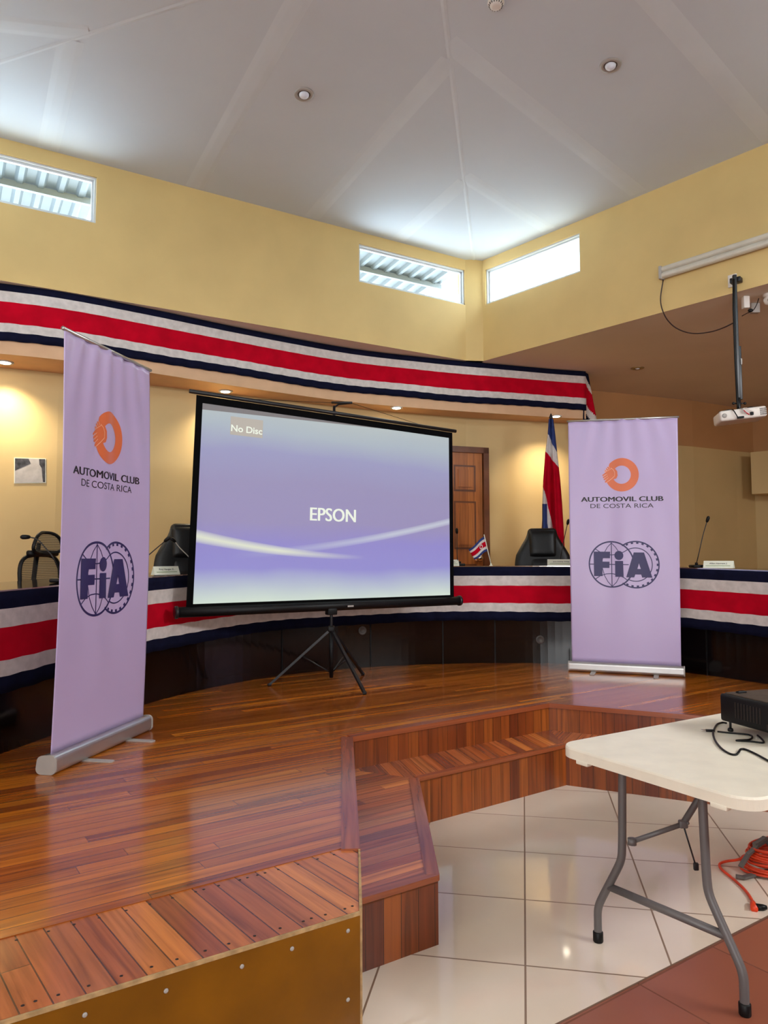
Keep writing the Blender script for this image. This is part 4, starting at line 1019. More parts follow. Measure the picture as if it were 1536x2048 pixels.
def mesh_chair(label, loc, rz, headrest=True, s=1.0):
    r = thing('mesh_office_chair', label, 'chair', loc, rz); R0 = root_matrix(r); T = lambda p: R0 @ Vector(p)
    mb = MB(); mb.rbox(None, (0.52, 0.5, 0.08), 0.035, M4=R0 @ Matrix.Translation((0, 0, 0.52)), seg=4); mb.build('seat', 'mesh_grey', r)
    def fr(t):
        a = 2*PI*t; x = 0.26*math.copysign(abs(math.cos(a))**0.55, math.cos(a)); z = 0.30*math.copysign(abs(math.sin(a))**0.55, math.sin(a))
        return T((x*(0.86+0.14*(z/0.3)), 0.26+0.06*z, 0.86+z))
    mb = MB(); mb.tube([fr(k/40) for k in range(40)], 0.016, 8, closed=True); bf = mb.build('back_frame', 'black', r)
    mb = MB(); mb.grid(lambda u, v: T(((2*u-1)*0.25*(1-abs(2*v-1)**6*0.25)*(0.86+0.14*(2*v-1)), 0.26+0.06*(0.58*v-0.29)+0.03*(1-(2*u-1)**2), 0.86-0.29+0.58*v)), 12, 14)
    mb.build('back_mesh', 'weave', bf)
    mb = MB(); mb.rbox(None, (0.16, 0.05, 0.2), 0.02, M4=R0 @ Matrix.Translation((0, 0.33, 0.8))); mb.tube([T((0, 0.33, 0.5)), T((0, 0.35, 0.8)), T((0, 0.31, 1.16))], 0.02, 8); mb.build('lumbar_support', 'black', r)
    if headrest:
        def hr(t):
            a = 2*PI*t; x = 0.16*math.copysign(abs(math.cos(a))**0.7, math.cos(a)); z = 0.085*math.copysign(abs(math.sin(a))**0.7, math.sin(a))
            return T((x*(1-0.25*z/0.085), 0.24+abs(x)*-0.25, 1.26+z))
        mb = MB(); mb.tube([hr(k/32) for k in range(32)], 0.014, 8, closed=True); hf = mb.build('headrest_frame', 'black', r)
        mb = MB(); mb.grid(lambda u, v: T(((2*u-1)*0.15*(1-0.25*(2*v-1)), 0.24-abs(2*u-1)*0.15*0.25+0.012*(1-(2*u-1)**2), 1.26-0.078+0.156*v)), 10, 6)
        mb.build('headrest_mesh', 'weave', hf)
        mb = MB(); mb.tube([T((0, 0.31, 1.12)), T((0, 0.29, 1.26))], 0.018, 8); mb.rbox(None, (0.34, 0.06, 0.05), 0.02, M4=R0 @ Matrix.Translation((0, 0.25, 1.175))); mb.build('headrest_bracket', 'black', r)
    mb = MB(); mb.cyl(T((0, 0, 0.12)), T((0, 0, 0.5)), 0.026); mb.build('gas_column', 'black_metal', r)
    mb = MB()
    for k in range(5):
        a = 2*PI*k/5; mb.tube([T((0, 0, 0.14)), T((0.3*math.cos(a), 0.3*math.sin(a), 0.07))], [0.028, 0.016], 8)
    st = mb.build('star_base', 'black', r)
    for k in range(5):
        a = 2*PI*k/5; mb = MB(); mb.cyl(T((0.3*math.cos(a)-0.02, 0.3*math.sin(a), 0.03)), T((0.3*math.cos(a)+0.02, 0.3*math.sin(a), 0.03)), 0.028, 12); mb.build('caster', 'black', st)
    return r
mesh_chair('grey mesh office chair with headrest partly hidden behind the left banner', (-2.56, 5.95, Z2-0.0), math.radians(76))
pk = mesh_chair('dark chair back just peeping over the desk at the far left edge', (-3.28, 5.42, Z2-0.0), math.radians(70), headrest=False); pk.scale = (0.9, 0.9, 0.86)
mesh_chair('dark mesh chair back cut off by the right edge of the photo', (4.47, 8.05, Z2+0.02), math.radians(-40), headrest=False)

# ================================================================ MICROPHONES, NAME PLATES
def desk_z(p): return ztop(Vector((p.x, p.y)))
def microphone(label, base, path, head, stem_mat='black_metal', pale=False):
    base = Vector(base); r = thing('gooseneck_microphone', label, 'microphone', base)
    mb = MB(); mb.rbox((base.x, base.y, base.z+0.014), (0.11, 0.13, 0.028), 0.012); mb.cyl((base.x, base.y, base.z+0.02), (base.x, base.y, base.z+0.05), 0.014); mb.build('base', 'black', r)
    P_ = catmull([Vector((base.x, base.y, base.z+0.04))]+[Vector(p) for p in path], 6); mb = MB(); mb.tube(P_, 0.0045, 8); mb.build('gooseneck', stem_mat, r)
    h = Vector(head); e = P_[-1]; d = (h-e).normalized(); mb = MB(); mb.lathe(e, [(0.006, -0.01), (0.013, 0.0), (0.016, 0.02), (0.016, 0.04), (0.010, 0.052), (0.002, 0.056)], seg=14, axis=tuple(d)); mb.build('capsule', 'black', r)
yb = 8.02
def dpt(px, py, y): return at_y(px, py, y)
def on_desk(px, py, guess_z=1.5):
    z = guess_z
    return z
b5 = Vector((3.30, 7.05, 1.50)); 
def mic_px(label, bx, by_, bdist, pts, head, mat='black_metal'):
    base = at_y(bx, by_, bdist); base.z = desk_z(base)+0.001 if True else base.z
    path = [at_y(x, y, bdist-0.05) for x, y in pts]; hd = at_y(head[0], head[1], bdist-0.06)
    microphone(label, base, path, hd, mat)
mic_px('gooseneck microphone beside the name plate at the far right of the desk', 1393, 1133, 7.20, [(1397, 1110), (1406, 1070), (1414, 1043)], (1417, 1034))
mic_px('gooseneck microphone rising in front of the chair by the right banner', 1120, 1132, 8.02, [(1124, 1100), (1131, 1065), (1135, 1048)], (1137, 1040))
mic_px('gooseneck microphone in front of the wooden door', 920, 1132, 8.12, [(915, 1118), (914, 1090), (914, 1066)], (913, 1052))
mic_px('gooseneck microphone bent to the left at the far left of the desk', 122, 1150, 5.0, [(108, 1118), (90, 1095), (75, 1079), (58, 1074)], (44, 1074))
mic_px('slim dark microphone stem leaning right beside the left banner', 268, 1146, 5.9, [(284, 1122), (302, 1106), (330, 1082)], (340, 1074))
mic_px('pale microphone stem leaning left at the left edge of the screen', 396, 1140, 6.5, [(376, 1112), (360, 1096), (350, 1083)], (345, 1079), 'light_grey')

def name_plate(label, px0, px1, py0, py1, dist, words, tilt=0.35):
    a = at_y(px0, py1, dist[0]); b = at_y(px1, py1, dist[1]); c = at_y(px1, py0, dist[1]); 
    z0 = desk_z((a+b)/2)+0.002; H = max(0.07, c.z-b.z)
    a.z = b.z = z0; t = (b-a).normalized(); n = Vector((t.y, -t.x, 0)); L = (b-a).length
    r = thing('name_plate', label, 'name plate', (a+b)/2)
    S = lambda u, v, o=0.0: a+t*(u*L)+n*(0.035*(1-v)+o)+Vector((0, 0, H*v+o*0.3))
    mb = MB(); mb.add([S(0, 0), S(1, 0), S(1, 1), S(0, 1), a-n*0.035, b-n*0.035], [(0, 1, 2, 3), (5, 4, 3, 2), (0, 4, 5, 1), (0, 3, 4), (1, 5, 2)]); mb.build('card', 'paper', r)
    V, F = text2d(words, 0.012); mb = MB(); decal(mb, fit2d(V, 0.2, 0.8, 0.5, 0.74), F, lambda x, y: S(x, y, 0.002)); mb.build('lettering', 'black_print', r)
    mb = MB(); mb.add([S(0.08, 0.30, 0.0015), S(0.9, 0.30, 0.0015), S(0.9, 0.36, 0.0015), S(0.08, 0.36, 0.0015)], [(0, 1, 2, 3)]); mb.build('printed_rule', 'green_print', r)
name_plate('white name card on the desk between the left banner and the projection screen', 306, 356, 1137, 1150, (5.95, 6.12), 'Roy Vargas Z.')
name_plate('name card partly hidden by the right edge of the projection screen', 885, 917, 1121, 1133, (8.05, 8.08), 'nzález C.')
name_plate('name card standing in front of the leather chair near the right banner', 1095, 1150, 1121, 1133, (7.98, 7.93), 'Jose Andrey Zúñiga')
name_plate('name card on the desk to the right of the right banner', 1408, 1468, 1124, 1137, (7.12, 6.95), 'Allan Herrera J.')

# ================================================================ FLAGS
def desk_flag():
    base = at_y(982, 1133, 8.05); base.z = desk_z(base)
    r = thing('table_flag', 'small striped flag with emblem on a white stick on the desk', 'flag', base)
    top = at_y(968, 1069, 8.05); mb = MB(); mb.tube([base+Vector((0, 0, 0.02)), top], 0.005, 8); mb.build('stick', 'paper', r)
    mb = MB(); mb.lathe(base, [(0.02, 0), (0.02, 0.006), (0.009, 0.012), (0.008, 0.03)], seg=18); mb.build('base', 'paper', r)
    A = at_y(970, 1072, 8.05); B_ = at_y(976, 1102, 8.05); D_ = at_y(937, 1099, 8.0); E_ = at_y(949, 1119, 8.0)
    S = lambda u, v, o=0: A.lerp(D_, u).lerp(B_.lerp(E_, u), v)+Vector((0, -o+0.012*math.sin(u*7), 0.008*math.sin(u*6)))
    cuts = [0, 3, 6, 12, 15, 18]
    mb = MB(); mb.grid(lambda u, v: S(u, v), 14, 18, matfn=lambda i, j: 0 if j < 3 or j >= 15 else (1 if j < 6 or j >= 12 else 2)); f = mb.build('flag_cloth', ['blue', 'cloth_white', 'red'], r)
    f.modifiers.new('thickness', 'SOLIDIFY').thickness = 0.001
    mb = MB(); decal(mb, *fillpoly(arc(0.36, 0.5, 0.10, 0, 345, 20, 0.15)), lambda x, y: S(x, y, 0.008), 0); decal(mb, *fillpoly(arc(0.36, 0.5, 0.06, 0, 345, 20, 0.09)), lambda x, y: S(x, y, 0.012), 1); mb.build('flag_emblem', ['cloth_white', 'red'], f)
desk_flag()

def standing_flag():
    P0_ = Vector((2.13, 9.42, Z2)); top = at_y(1102, 838, 9.42)
    r = thing('standing_flag', 'large furled national flag on a wooden pole behind the leather chair', 'flag', P0_)
    bot = at_y(1085, 1060, 9.40); dirv = (top-bot); k = (bot.z-Z2)/(dirv.z); foot = bot-dirv*k
    mb = MB(); mb.tube([foot, bot, top], 0.014, 10); mb.build('pole', 'pole_wood', r)
    mb = MB(); mb.lathe(foot, [(0.16, 0), (0.16, 0.03), (0.05, 0.06), (0.03, 0.14), (0.02, 0.15)], seg=24); mb.build('pole_base', 'pole_wood', r)
    mb = MB(); mb.lathe(top-Vector((0, 0, 0.01)), [(0.012, 0), (0.02, 0.01), (0.026, 0.03), (0.014, 0.06), (0.002, 0.085)], seg=14); mb.build('finial', 'black_metal', r)
    # outline rows: image y, left x, right x, stripe boundaries from left to right
    rows = [(836, 1098, 1106, []), (868, 1096, 1110, []), (905, 1091, 1114, []), (960, 1087, 1120, []), (1010, 1085, 1124, []), (1060, 1085, 1127, []), (1120, 1086, 1130, [])]
    def prof(v):
        y = 838+v*(1140-838)
        for k in range(len(rows)-1):
            if rows[k][0] <= y <= rows[k+1][0] or k == len(rows)-2:
                f = (y-rows[k][0])/(rows[k+1][0]-rows[k][0]); return y, rows[k][1]+(rows[k+1][1]-rows[k][1])*f, rows[k][2]+(rows[k+1][2]-rows[k][2])*f
    def S(u, v):
        y, xa, xb = prof(v); d = 0.05*math.sin(u*PI*3.2+0.4)*(0.3+0.7*v)+0.03*math.sin(u*PI*7)*v
        return at_y(xa+(xb-xa)*u, y, 9.36-d)
    def col(i, j):
        u = (i+0.5)/72; v = (j+0.5)/210; y = prof(v)[0]
        # diagonal stripes, measured along the left and right borders
        def bnd(yl, yr): return yl+(yr-yl)*u**1.25
        # right-hand inner fold: red over white over blue
        if y < bnd(868, 905): return 0
        if y < bnd(903, 925)+ (10*u): return 1
        if y < bnd(974, 1170): return 2
        if y < bnd(1008, 1260) and u < 1.1:
            if y < 1008 or u > 0.22: 
                return 1
        if u < 0.26 and y > 1008: return 0
        if y < 1010+ (u-0.26)*90+40: return 1 if u > 0.30 else 0
        return 1 if (y < 1040+ (u-0.2)*130) else 0
    mb = MB(); mb.grid(S, 72, 210, matfn=col); f = mb.build('flag_cloth', ['blue', 'cloth_white', 'red'], r)
    f.modifiers.new('thickness', 'SOLIDIFY').thickness = 0.004
    # back of the furled bundle
standing_flag()

# photograph pinned to the wall
WA, WB = Vector((-3.85, 7.24)), Vector((-3.37, 7.48))
q = [at_v(28, 967, WA, WB, 0.006), at_v(92, 966, WA, WB, 0.006), at_v(92, 917, WA, WB, 0.006), at_v(28, 915, WA, WB, 0.006)]
S = lambda u, v, o=0.0: q[0].lerp(q[1], u).lerp(q[3].lerp(q[2], u), v)+Vector((0.45*o, -0.9*o, 0))
pr = thing('wall_photograph', 'small black and white photograph pinned to the yellow wall at left', 'photograph', tuple(S(0.5, 0)))
mb = MB(); mb.add([S(0, 0), S(1, 0), S(1, 1), S(0, 1)]+[S(0, 0, -0.004), S(1, 0, -0.004), S(1, 1, -0.004), S(0, 1, -0.004)], [(0, 1, 2, 3), (7, 6, 5, 4), (0, 4, 5, 1), (1, 5, 6, 2), (2, 6, 7, 3), (3, 7, 4, 0)]); mb.build('paper', 'paper', pr)
mb = MB()
for poly, mt in (([(0.03, 0.03), (0.97, 0.03), (0.97, 0.97), (0.03, 0.97)], 0), ([(0.03, 0.5), (0.03, 0.97), (0.45, 0.97), (0.52, 0.78)], 1), ([(0.78, 0.97), (0.97, 0.97), (0.97, 0.04), (0.90, 0.04), (0.86, 0.6), (0.79, 0.75)], 1)):
    V, F = fillpoly(poly); decal(mb, V, F, lambda x, y: S(x, y, 0.002+0.002*mt), mt)
mb.build('picture', ['photo_mid', 'photo_dark'], pr)

# ================================================================ LIGHT FITTINGS
def downlight_lit(label, x, y):
    r = thing('recessed_downlight', label, 'ceiling light', (x, y, ZF), group='lit recessed lights in the soffit')
    mb = MB(); mb.lathe((x, y, ZF-0.014), [(0.045, 0.006), (0.075, 0.0), (0.08, 0.006), (0.08, 0.013)], seg=24); mb.build('trim_ring', 'white_metal', r)
    mb = MB(); mb.lathe((x, y, ZF-0.018), [(0.03, 0), (0.05, 0.006), (0.055, 0.01), (0.02, 0.012)], seg=24); mb.build('lamp', 'lamp_on', r)
    l = bpy.data.lights.new('halogen', 'SPOT'); l.energy = 100; l.color = (1, 0.84, 0.58); l.spot_size = math.radians(125); l.spot_blend = 0.9; l.shadow_soft_size = 0.04
    o = bpy.data.objects.new('halogen', l); C.objects.link(o); o.location = (0, 0, -0.035); o.parent = r
for px, py, lb in ((10, 724, 'lit recessed downlight at the far left end of the soffit'), (451, 782, 'lit recessed downlight above the left end of the projection screen'), (793, 815, 'lit recessed downlight above the right half of the projection screen'), (1112, 832, 'lit recessed downlight above the standing flag')):
    p = at_z(px, py, ZF); downlight_lit(lb, p.x, p.y)
def roof_downlight(label, px, py, i):
    c = on_roof(px, py, i); _, _, n = roof_plane(i)
    r = thing('ceiling_downlight', label, 'ceiling light', c)
    mb = MB(); mb.lathe(c, [(0.055, 0.0), (0.06, 0.012), (0.085, 0.01), (0.088, 0.0)], seg=28, axis=tuple(n)); mb.build('trim_ring', 'light_grey', r)
    mb = MB(); mb.lathe(c, [(0.056, 0.004), (0.056, 0.006), (0.05, 0.007), (0.02, 0.007)], seg=28, axis=tuple(n)); mb.build('housing', 'grey_plastic', r)
    mb = MB(); mb.ball(c+n*0.008, 0.046, sc3=(1, 1, 0.75)); mb.build('bulb', 'glass_lamp', r)
roof_downlight('unlit round downlight in the sloped ceiling left of the ridge line', 608, 188, 0)
roof_downlight('unlit round downlight in the sloped ceiling right of the ridge line', 1221, 130, 4)
c = at_z(1275, 736, ZC); r = thing('ceiling_downlight', 'small brass spotlight in the low soffit ceiling right of the bunting', 'ceiling light', c)
mb = MB(); mb.lathe(c, [(0.09, 0), (0.09, -0.006), (0.06, -0.014), (0.05, -0.004)], seg=28); mb.build('trim_ring', 'brass', r)
mb = MB(); mb.lathe(c-Vector((0, 0, 0.004)), [(0.03, 0), (0.032, -0.008), (0.01, -0.016)], seg=20); mb.build('bulb', 'glass_lamp', r)
# smoke detector
c = on_roof(992, 2, 4); _, _, n = roof_plane(4)
r = thing('smoke_detector', 'white smoke detector on the ceiling at the top edge of the photo', 'smoke detector', c)
mb = MB(); mb.lathe(c, [(0.062, 0), (0.064, 0.014), (0.05, 0.018)], seg=28, axis=tuple(n)); mb.build('mounting_plate', 'proj_white', r)
mb = MB(); mb.lathe(c+n*0.016, [(0.05, 0), (0.052, 0.012), (0.044, 0.03), (0.026, 0.036), (0.004, 0.037)], seg=28, axis=tuple(n)); cap = mb.build('sensor_cap', 'proj_white', r)
mb = MB(); ax = n; e1 = ax.orthogonal().normalized(); e2 = ax.cross(e1)
for k in range(16):
    a = 2*PI*k/16; d = e1*math.cos(a)+e2*math.sin(a); mb.tube([c+n*0.031+d*0.0535, c+n*0.044+d*0.047], 0.004, 6)
mb.build('vent_slots', 'grey_plastic', cap)

# fluorescent fitting on the right wall
RA, RB = KB, CD; rt = (RB-RA).normalized(); rn = Vector((rt.y, -rt.x)); rn = rn if rn.dot(-RA) > 0 else -rn
fA = at_v(1322, 549, RA, RB, 0.04); s0 = (Vector((fA.x, fA.y))-RA).dot(rt)
RP = lambda s, z, o: Vector((RA.x+rt.x*s+rn.x*o, RA.y+rt.y*s+rn.y*o, z))
zf = 4.605; r = thing('fluorescent_fitting', 'long dusty twin-tube fluorescent fitting on the upper yellow wall', 'wall light', tuple(RP(s0+0.8, zf-0.07, 0)))
def sweep_sec(mb, sec, s_a, s_b, mat=0):
    n_ = len(sec); V = [RP(s_a, zf+z, o) for o, z in sec]+[RP(s_b, zf+z, o) for o, z in sec]
    mb.add(V, [(k, (k+1) % n_, n_+(k+1) % n_, n_+k) for k in range(n_)]+[tuple(range(n_)), tuple(range(2*n_-1, n_-1, -1))], mat)
mb = MB(); sweep_sec(mb, [(0.0, -0.05), (0.035, -0.062), (0.04, 0.062), (0.0, 0.05)], s0, s0+1.6); mb.build('fitting_body', 'light_grey', r)
mb = MB(); sec = [(0.04, -0.066)]+[(0.05+0.028*math.sin(a), -0.034-0.03*math.cos(a)) for a in [k*PI/6 for k in range(1, 7)]]+[(0.05+0.028*math.sin(a), 0.034-0.03*math.cos(a)) for a in [k*PI/6 for k in range(0, 6)]]+[(0.04, 0.066)]
sweep_sec(mb, sec, s0+0.02, s0+1.58); mb.build('diffuser', 'diffuser', r)
for s_ in (s0-0.002, s0+1.575):
    mb = MB(); mb.rbox(None, (0.03, 0.085, 0.14), 0.008, M4=Matrix.Translation(RP(s_+0.01, zf, 0.043)) @ Matrix.Rotation(math.atan2(rt.y, rt.x), 4, 'Z')); mb.build('end_cap', 'light_grey', r)
# hanging cable
pp = at_y(1478, 640, 6.93); a0_ = RP(s0+0.02, zf-0.07, 0.035)
A2 = (a0_.x, a0_.y); B2 = (3.405, 6.93)
cpts = [a0_]+[at_v(x, y, A2, B2) for x, y in ((1321, 600), (1328, 628), (1342, 648), (1362, 661), (1388, 667), (1420, 664), (1448, 655), (1474, 642))]
mb = MB(); mb.tube(catmull(cpts, 6), 0.006, 8); cb_ = mb.build('power_cable', simple('dark_red_cable', srgb(40, 16, 18), 0.5)); tag(cb_, 'dark cable looping from the fluorescent fitting to the ceiling projector pole', 'cable')

# ================================================================ CEILING PROJECTOR
PX = Vector((3.405, 6.93)); zt_ = at_y(1478, 550, 6.93).z; zl = at_y(1480, 800, 6.93).z
r = thing('ceiling_projector', 'white projector hanging from a long black pole at upper right', 'projector', (PX.x, PX.y, 2.85))
mb = MB(); mb.rbox((PX.x, PX.y, (zt_+zl)/2), (0.032, 0.032, zt_-zl), 0.004); mb.rbox((PX.x+0.02, PX.y, (zt_+zl)/2-0.35), (0.03, 0.03, 0.52), 0.003)
mb.build('pole', 'black_metal', r)
mb = MB(); mb.tube([Vector((PX.x-0.018, PX.y-0.02, zt_-0.05)), Vector((PX.x-0.028, PX.y-0.02, 4.0)), Vector((PX.x-0.03, PX.y-0.025, 3.5)), Vector((PX.x-0.022, PX.y-0.02, 3.1)), Vector((PX.x-0.03, PX.y-0.05, 3.02))], 0.011, 8); mb.build('cable_bundle', 'black', r)
mb = MB(); mb.rbox((PX.x+0.03, PX.y-0.02, 3.48), (0.014, 0.006, 0.06), 0.002); mb.build('pole_sticker', 'light_grey', r)
wp = Vector((*PX, 4.32)); mb = MB(); mb.rbox((PX.x+0.04, PX.y+0.05, 4.30), (0.07, 0.1, 0.05), 0.006, rz=0.8); mb.build('wall_bracket', 'black_metal', r)
pz = 2.945; Rm = Matrix.Translation((PX.x-0.012, PX.y-0.03, pz)) @ Matrix.Rotation(math.radians(-13), 4, 'Z') @ Matrix.Rotation(math.radians(-5), 4, 'Y')
mb = MB(); mb.rbox(None, (0.41, 0.30, 0.10), 0.022, M4=Rm, seg=4); body = mb.build('projector_body', 'proj_white', r)
mb = MB(); mb.tube([(PX.x, PX.y, zl+0.02), (PX.x, PX.y, 3.06), Rm @ Vector((0, 0, 0.045))], 0.02, 12); mb.rbox(None, (0.08, 0.10, 0.012), 0.003, M4=Rm @ Matrix.Translation((0, 0, 0.056)))
for sx in (-1, 1): mb.cyl((PX.x, PX.y, 3.075), (PX.x+sx*0.05, PX.y-0.01, 3.075), 0.007, 8); mb.ball((PX.x+sx*0.055, PX.y-0.01, 3.075), 0.014)
for sx, sy in ((-1, -0.3), (1, -0.3), (-0.6, 1), (0.8, 1)): mb.tube([Rm @ Vector((0, 0, 0.062)), Rm @ Vector((sx*0.1, sy*0.1, 0.07)), Rm @ Vector((sx*0.185, sy*0.12, 0.056))], 0.006, 6)
mb.build('mount', 'black_metal', r)
mb = MB()
for k in range(5):
    for j in range(4):
        mb.rbox(None, (0.008, 0.004, 0.013), 0.001, M4=Rm @ Matrix.Translation((0.148+0.0115*k, -0.1505, -0.026+0.017*j)), seg=1)
mb.build('vent_grille', 'grey_plastic', body)
mb = MB(); mb.lathe(Rm @ Vector((-0.165, -0.1495, 0.0)), [(0.022, 0), (0.022, 0.003), (0.004, 0.004)], seg=18, axis=tuple((Rm.to_3x3() @ Vector((0, -1, 0))))); mb.build('speaker_grille', 'light_grey', body)
mb = MB(); mb.rbox(None, (0.06, 0.02, 0.02), 0.004, M4=Rm @ Matrix.Translation((-0.03, -0.155, -0.035))); mb.rbox(None, (0.03, 0.02, 0.03), 0.006, M4=Rm @ Matrix.Translation((0.07, -0.157, -0.012)))
mb.build('cable_plug', 'black', r)
for pts, mt in (([(-0.08, -0.1, 0.06), (-0.085, -0.16, 0.04), (-0.07, -0.17, 0.0), (-0.055, -0.165, -0.035)], 'black'), ([(0.0, -0.06, 0.06), (-0.01, -0.155, 0.045), (0.0, -0.172, 0.01), (0.03, -0.165, -0.01)], 'light_grey'), ([(0.02, -0.06, 0.06), (0.03, -0.155, 0.045), (0.06, -0.172, 0.015), (0.09, -0.162, 0.0)], 'proj_white'), ([(0.0, -0.05, 0.062), (0.0, -0.158, 0.03), (0.02, -0.17, 0.0), (0.045, -0.165, -0.02)], 'red')):
    mb = MB(); mb.tube(catmull([Rm @ Vector(p) for p in pts], 6), 0.005, 6); mb.build('signal_cable', mt, r)
# wall plate and boxes near the pole
q1 = at_v(1466, 562, RA, RB, 0.0); mb = MB(); mb.rbox(None, (0.085, 0.02, 0.125), 0.006, M4=Matrix.Translation((q1.x+rn.x*0.011, q1.y+rn.y*0.011, q1.z)) @ Matrix.Rotation(math.atan2(rt.y, rt.x), 4, 'Z'))
tag(mb.build('wall_plate', 'proj_white'), 'white switch plate on the yellow wall at the top of the projector pole', 'wall plate')
for px, py, y, sz, lb in ((1491, 603, 7.15, (0.06, 0.06, 0.12), 'white junction box under the low ceiling right of the projector pole'), (1508, 598, 7.35, (0.09, 0.06, 0.10), 'grey junction box on the low ceiling beside the dome camera')):
    q1 = at_y(px, py, y); zz = ZC-sz[2]/2
    mb = MB(); mb.rbox((q1.x, q1.y, zz), sz, 0.006); tag(mb.build('junction_box', 'proj_white' if sz[0] < 0.07 else 'light_grey'), lb, 'junction box')
q1 = at_z(1537, 588, ZC); q1.z = ZC
r = thing('dome_camera', 'white dome security camera on the low ceiling cut by the right edge', 'camera', q1)
mb = MB(); mb.lathe(q1, [(0.05, 0), (0.052, -0.02), (0.03, -0.035), (0.006, -0.04)], seg=24); mb.build('mounting_base', 'proj_white', r)
mb = MB(); mb.ball(q1-Vector((0, 0, 0.065)), 0.048); hd = mb.build('camera_head', 'proj_white', r)
mb = MB(); mb.lathe(q1-Vector((-0.0, 0.035, 0.07)), [(0.03, 0), (0.03, 0.018), (0.018, 0.02), (0.004, 0.02)], seg=20, axis=(0, -1, -0.35)); mb.build('lens', 'black', hd)
mb = MB(); mb.tube(catmull([q1-Vector((0.04, 0, 0.02)), at_y(1520, 592, 7.2), at_y(1513, 610, 7.15), at_y(1505, 622, 7.1), at_y(1495, 626, 7.05), at_y(1484, 632, 6.97)], 6), 0.004, 6)
mb.ball(at_y(1501, 621, 7.1), 0.02, sc3=(1.3, 1, 0.9)); tag(mb.build('camera_cable', 'black'), 'thin black cable between the dome camera and the projector pole', 'cable')

# ================================================================ FOLDING TABLE
TZ = 0.80
e1 = Vector((0.8525, 0.5227)).normalized(); e2 = Vector((-e1.y, e1.x))                       # e1 along the table, e2 across, away from the viewer
cn = Vector((1.268, 2.585))                                                                  # near corner (bounding)
TW, TLn = 0.895, 2.1
corner = at_z(1112, 1487, TZ); O = Vector((corner.x, corner.y))
near = O-e2*TW
r = thing('folding_table', 'white plastic folding table with grey steel legs', 'table', (*(near+e1*1.1+e2*TW/2), 0))
def rrect(o0, L_, W_, rad, n=8):
    pts = []
    for cx, cy, a0 in ((rad, rad, 180), (L_-rad, rad, 270), (L_-rad, W_-rad, 0), (rad, W_-rad, 90)):
        for k in range(n+1): a = math.radians(a0+90*k/n); pts.append(o0+e1*(cx+rad*math.cos(a))+e2*(cy+rad*math.sin(a)))
    return pts
mb = MB(); A_ = rrect(near, TLn, TW, 0.095); B_ = rrect(near+e1*0.006+e2*0.006, TLn-0.012, TW-0.012, 0.089); nA = len(A_)
V = [Vector((p.x, p.y, TZ-0.045)) for p in A_]+[Vector((p.x, p.y, TZ-0.008)) for p in A_]+[Vector((p.x, p.y, TZ-0.002)) for p in rrect(near+e1*0.003+e2*0.003, TLn-0.006, TW-0.006, 0.092)]+[Vector((p.x, p.y, TZ)) for p in B_]
F = []
for l in range(3):
    for k in range(nA): F.append((l*nA+k, l*nA+(k+1) % nA, (l+1)*nA+(k+1) % nA, (l+1)*nA+k))
F.append(tuple(3*nA+k for k in range(nA)))
for zz in (TZ-0.045, TZ-0.018): V += [Vector((p.x, p.y, zz)) for p in rrect(near+e1*0.012+e2*0.012, TLn-0.024, TW-0.024, 0.083)]
for a_, b_ in ((0, 4), (4, 5)):
    for k in range(nA): F.append((b_*nA+k, b_*nA+(k+1) % nA, a_*nA+(k+1) % nA, a_*nA+k))
F.append(tuple(reversed([5*nA+k for k in range(nA)]))); mb.add(V, F)

top_ = mb.build('table_top', 'table', r)
mb = MB()
for a_, b_ in ((0.10, 0.17), (0.80, 0.87)): 
    c_ = near+e1*0.012+e2*(TW*(a_+b_)/2); mb.rbox((c_.x, c_.y, TZ-0.05), (0.03, TW*(b_-a_), 0.018), 0.004, rz=math.atan2(e1.y, e1.x))
mb.build('underside_lug', 'table', top_)
def leg_frame(fa, fb, ox):
    """H-frame: two bent tubes, a low rung and rubber feet; fa far foot, fb near foot"""
    fa = Vector(fa)+e1*ox; fb = Vector(fb)+e1*ox; t = (fa-fb); L_ = t.length; t.normalize()
    def Q(s, z, o=0): p = fb+t*s+e1*o; return Vector((p.x, p.y, z))
    legs = []
    for s_f, s_k, s_t in ((0.0, 0.128, 0.138), (L_, L_-0.128, L_-0.138)):
        sg = 1 if s_f == 0 else -1
        path = [Q(s_f, 0.02), Q(s_f, 0.125), Q(s_f+sg*0.012, 0.165), Q(s_k-sg*0.012, 0.355), Q(s_k, 0.40), Q(s_t, 0.775)]
        P2 = []
        for i in range(len(path)-1):
            P2 += [path[i].lerp(path[i+1], k/6) for k in range(6)]
        P2.append(path[-1])
        # soften the bends
        for _ in range(3): P2 = [P2[0]]+[(P2[i-1]+P2[i]*2+P2[i+1])/4 for i in range(1, len(P2)-1)]+[P2[-1]]
        mb = MB(); mb.tube(P2, 0.0165, 14); lg = mb.build('leg', 'grey_steel', r)
        mb = MB(); mb.lathe(Q(s_f, 0.0), [(0.019, 0), (0.021, 0.004), (0.021, 0.04), (0.018, 0.043)], seg=18); mb.build('rubber_foot', 'black', lg)
    mb = MB(); a_, b_ = Q(0.06, 0.245), Q(L_-0.06, 0.245)
    mb.tube([a_, b_], 0.0155, 12); mb.build('rung', 'grey_steel', r)
    mb = MB(); mb.tube([Q(0.145, 0.768), Q(L_-0.145, 0.768)], 0.013, 10); mb.build('top_tube', 'grey_steel', r)
    return Q, L_
fa_ = (0.893, 3.172); fb_ = (1.265, 2.677)
Q, L_ = leg_frame(fa_, fb_, 0.0)
leg_frame(fa_, fb_, 1.62)
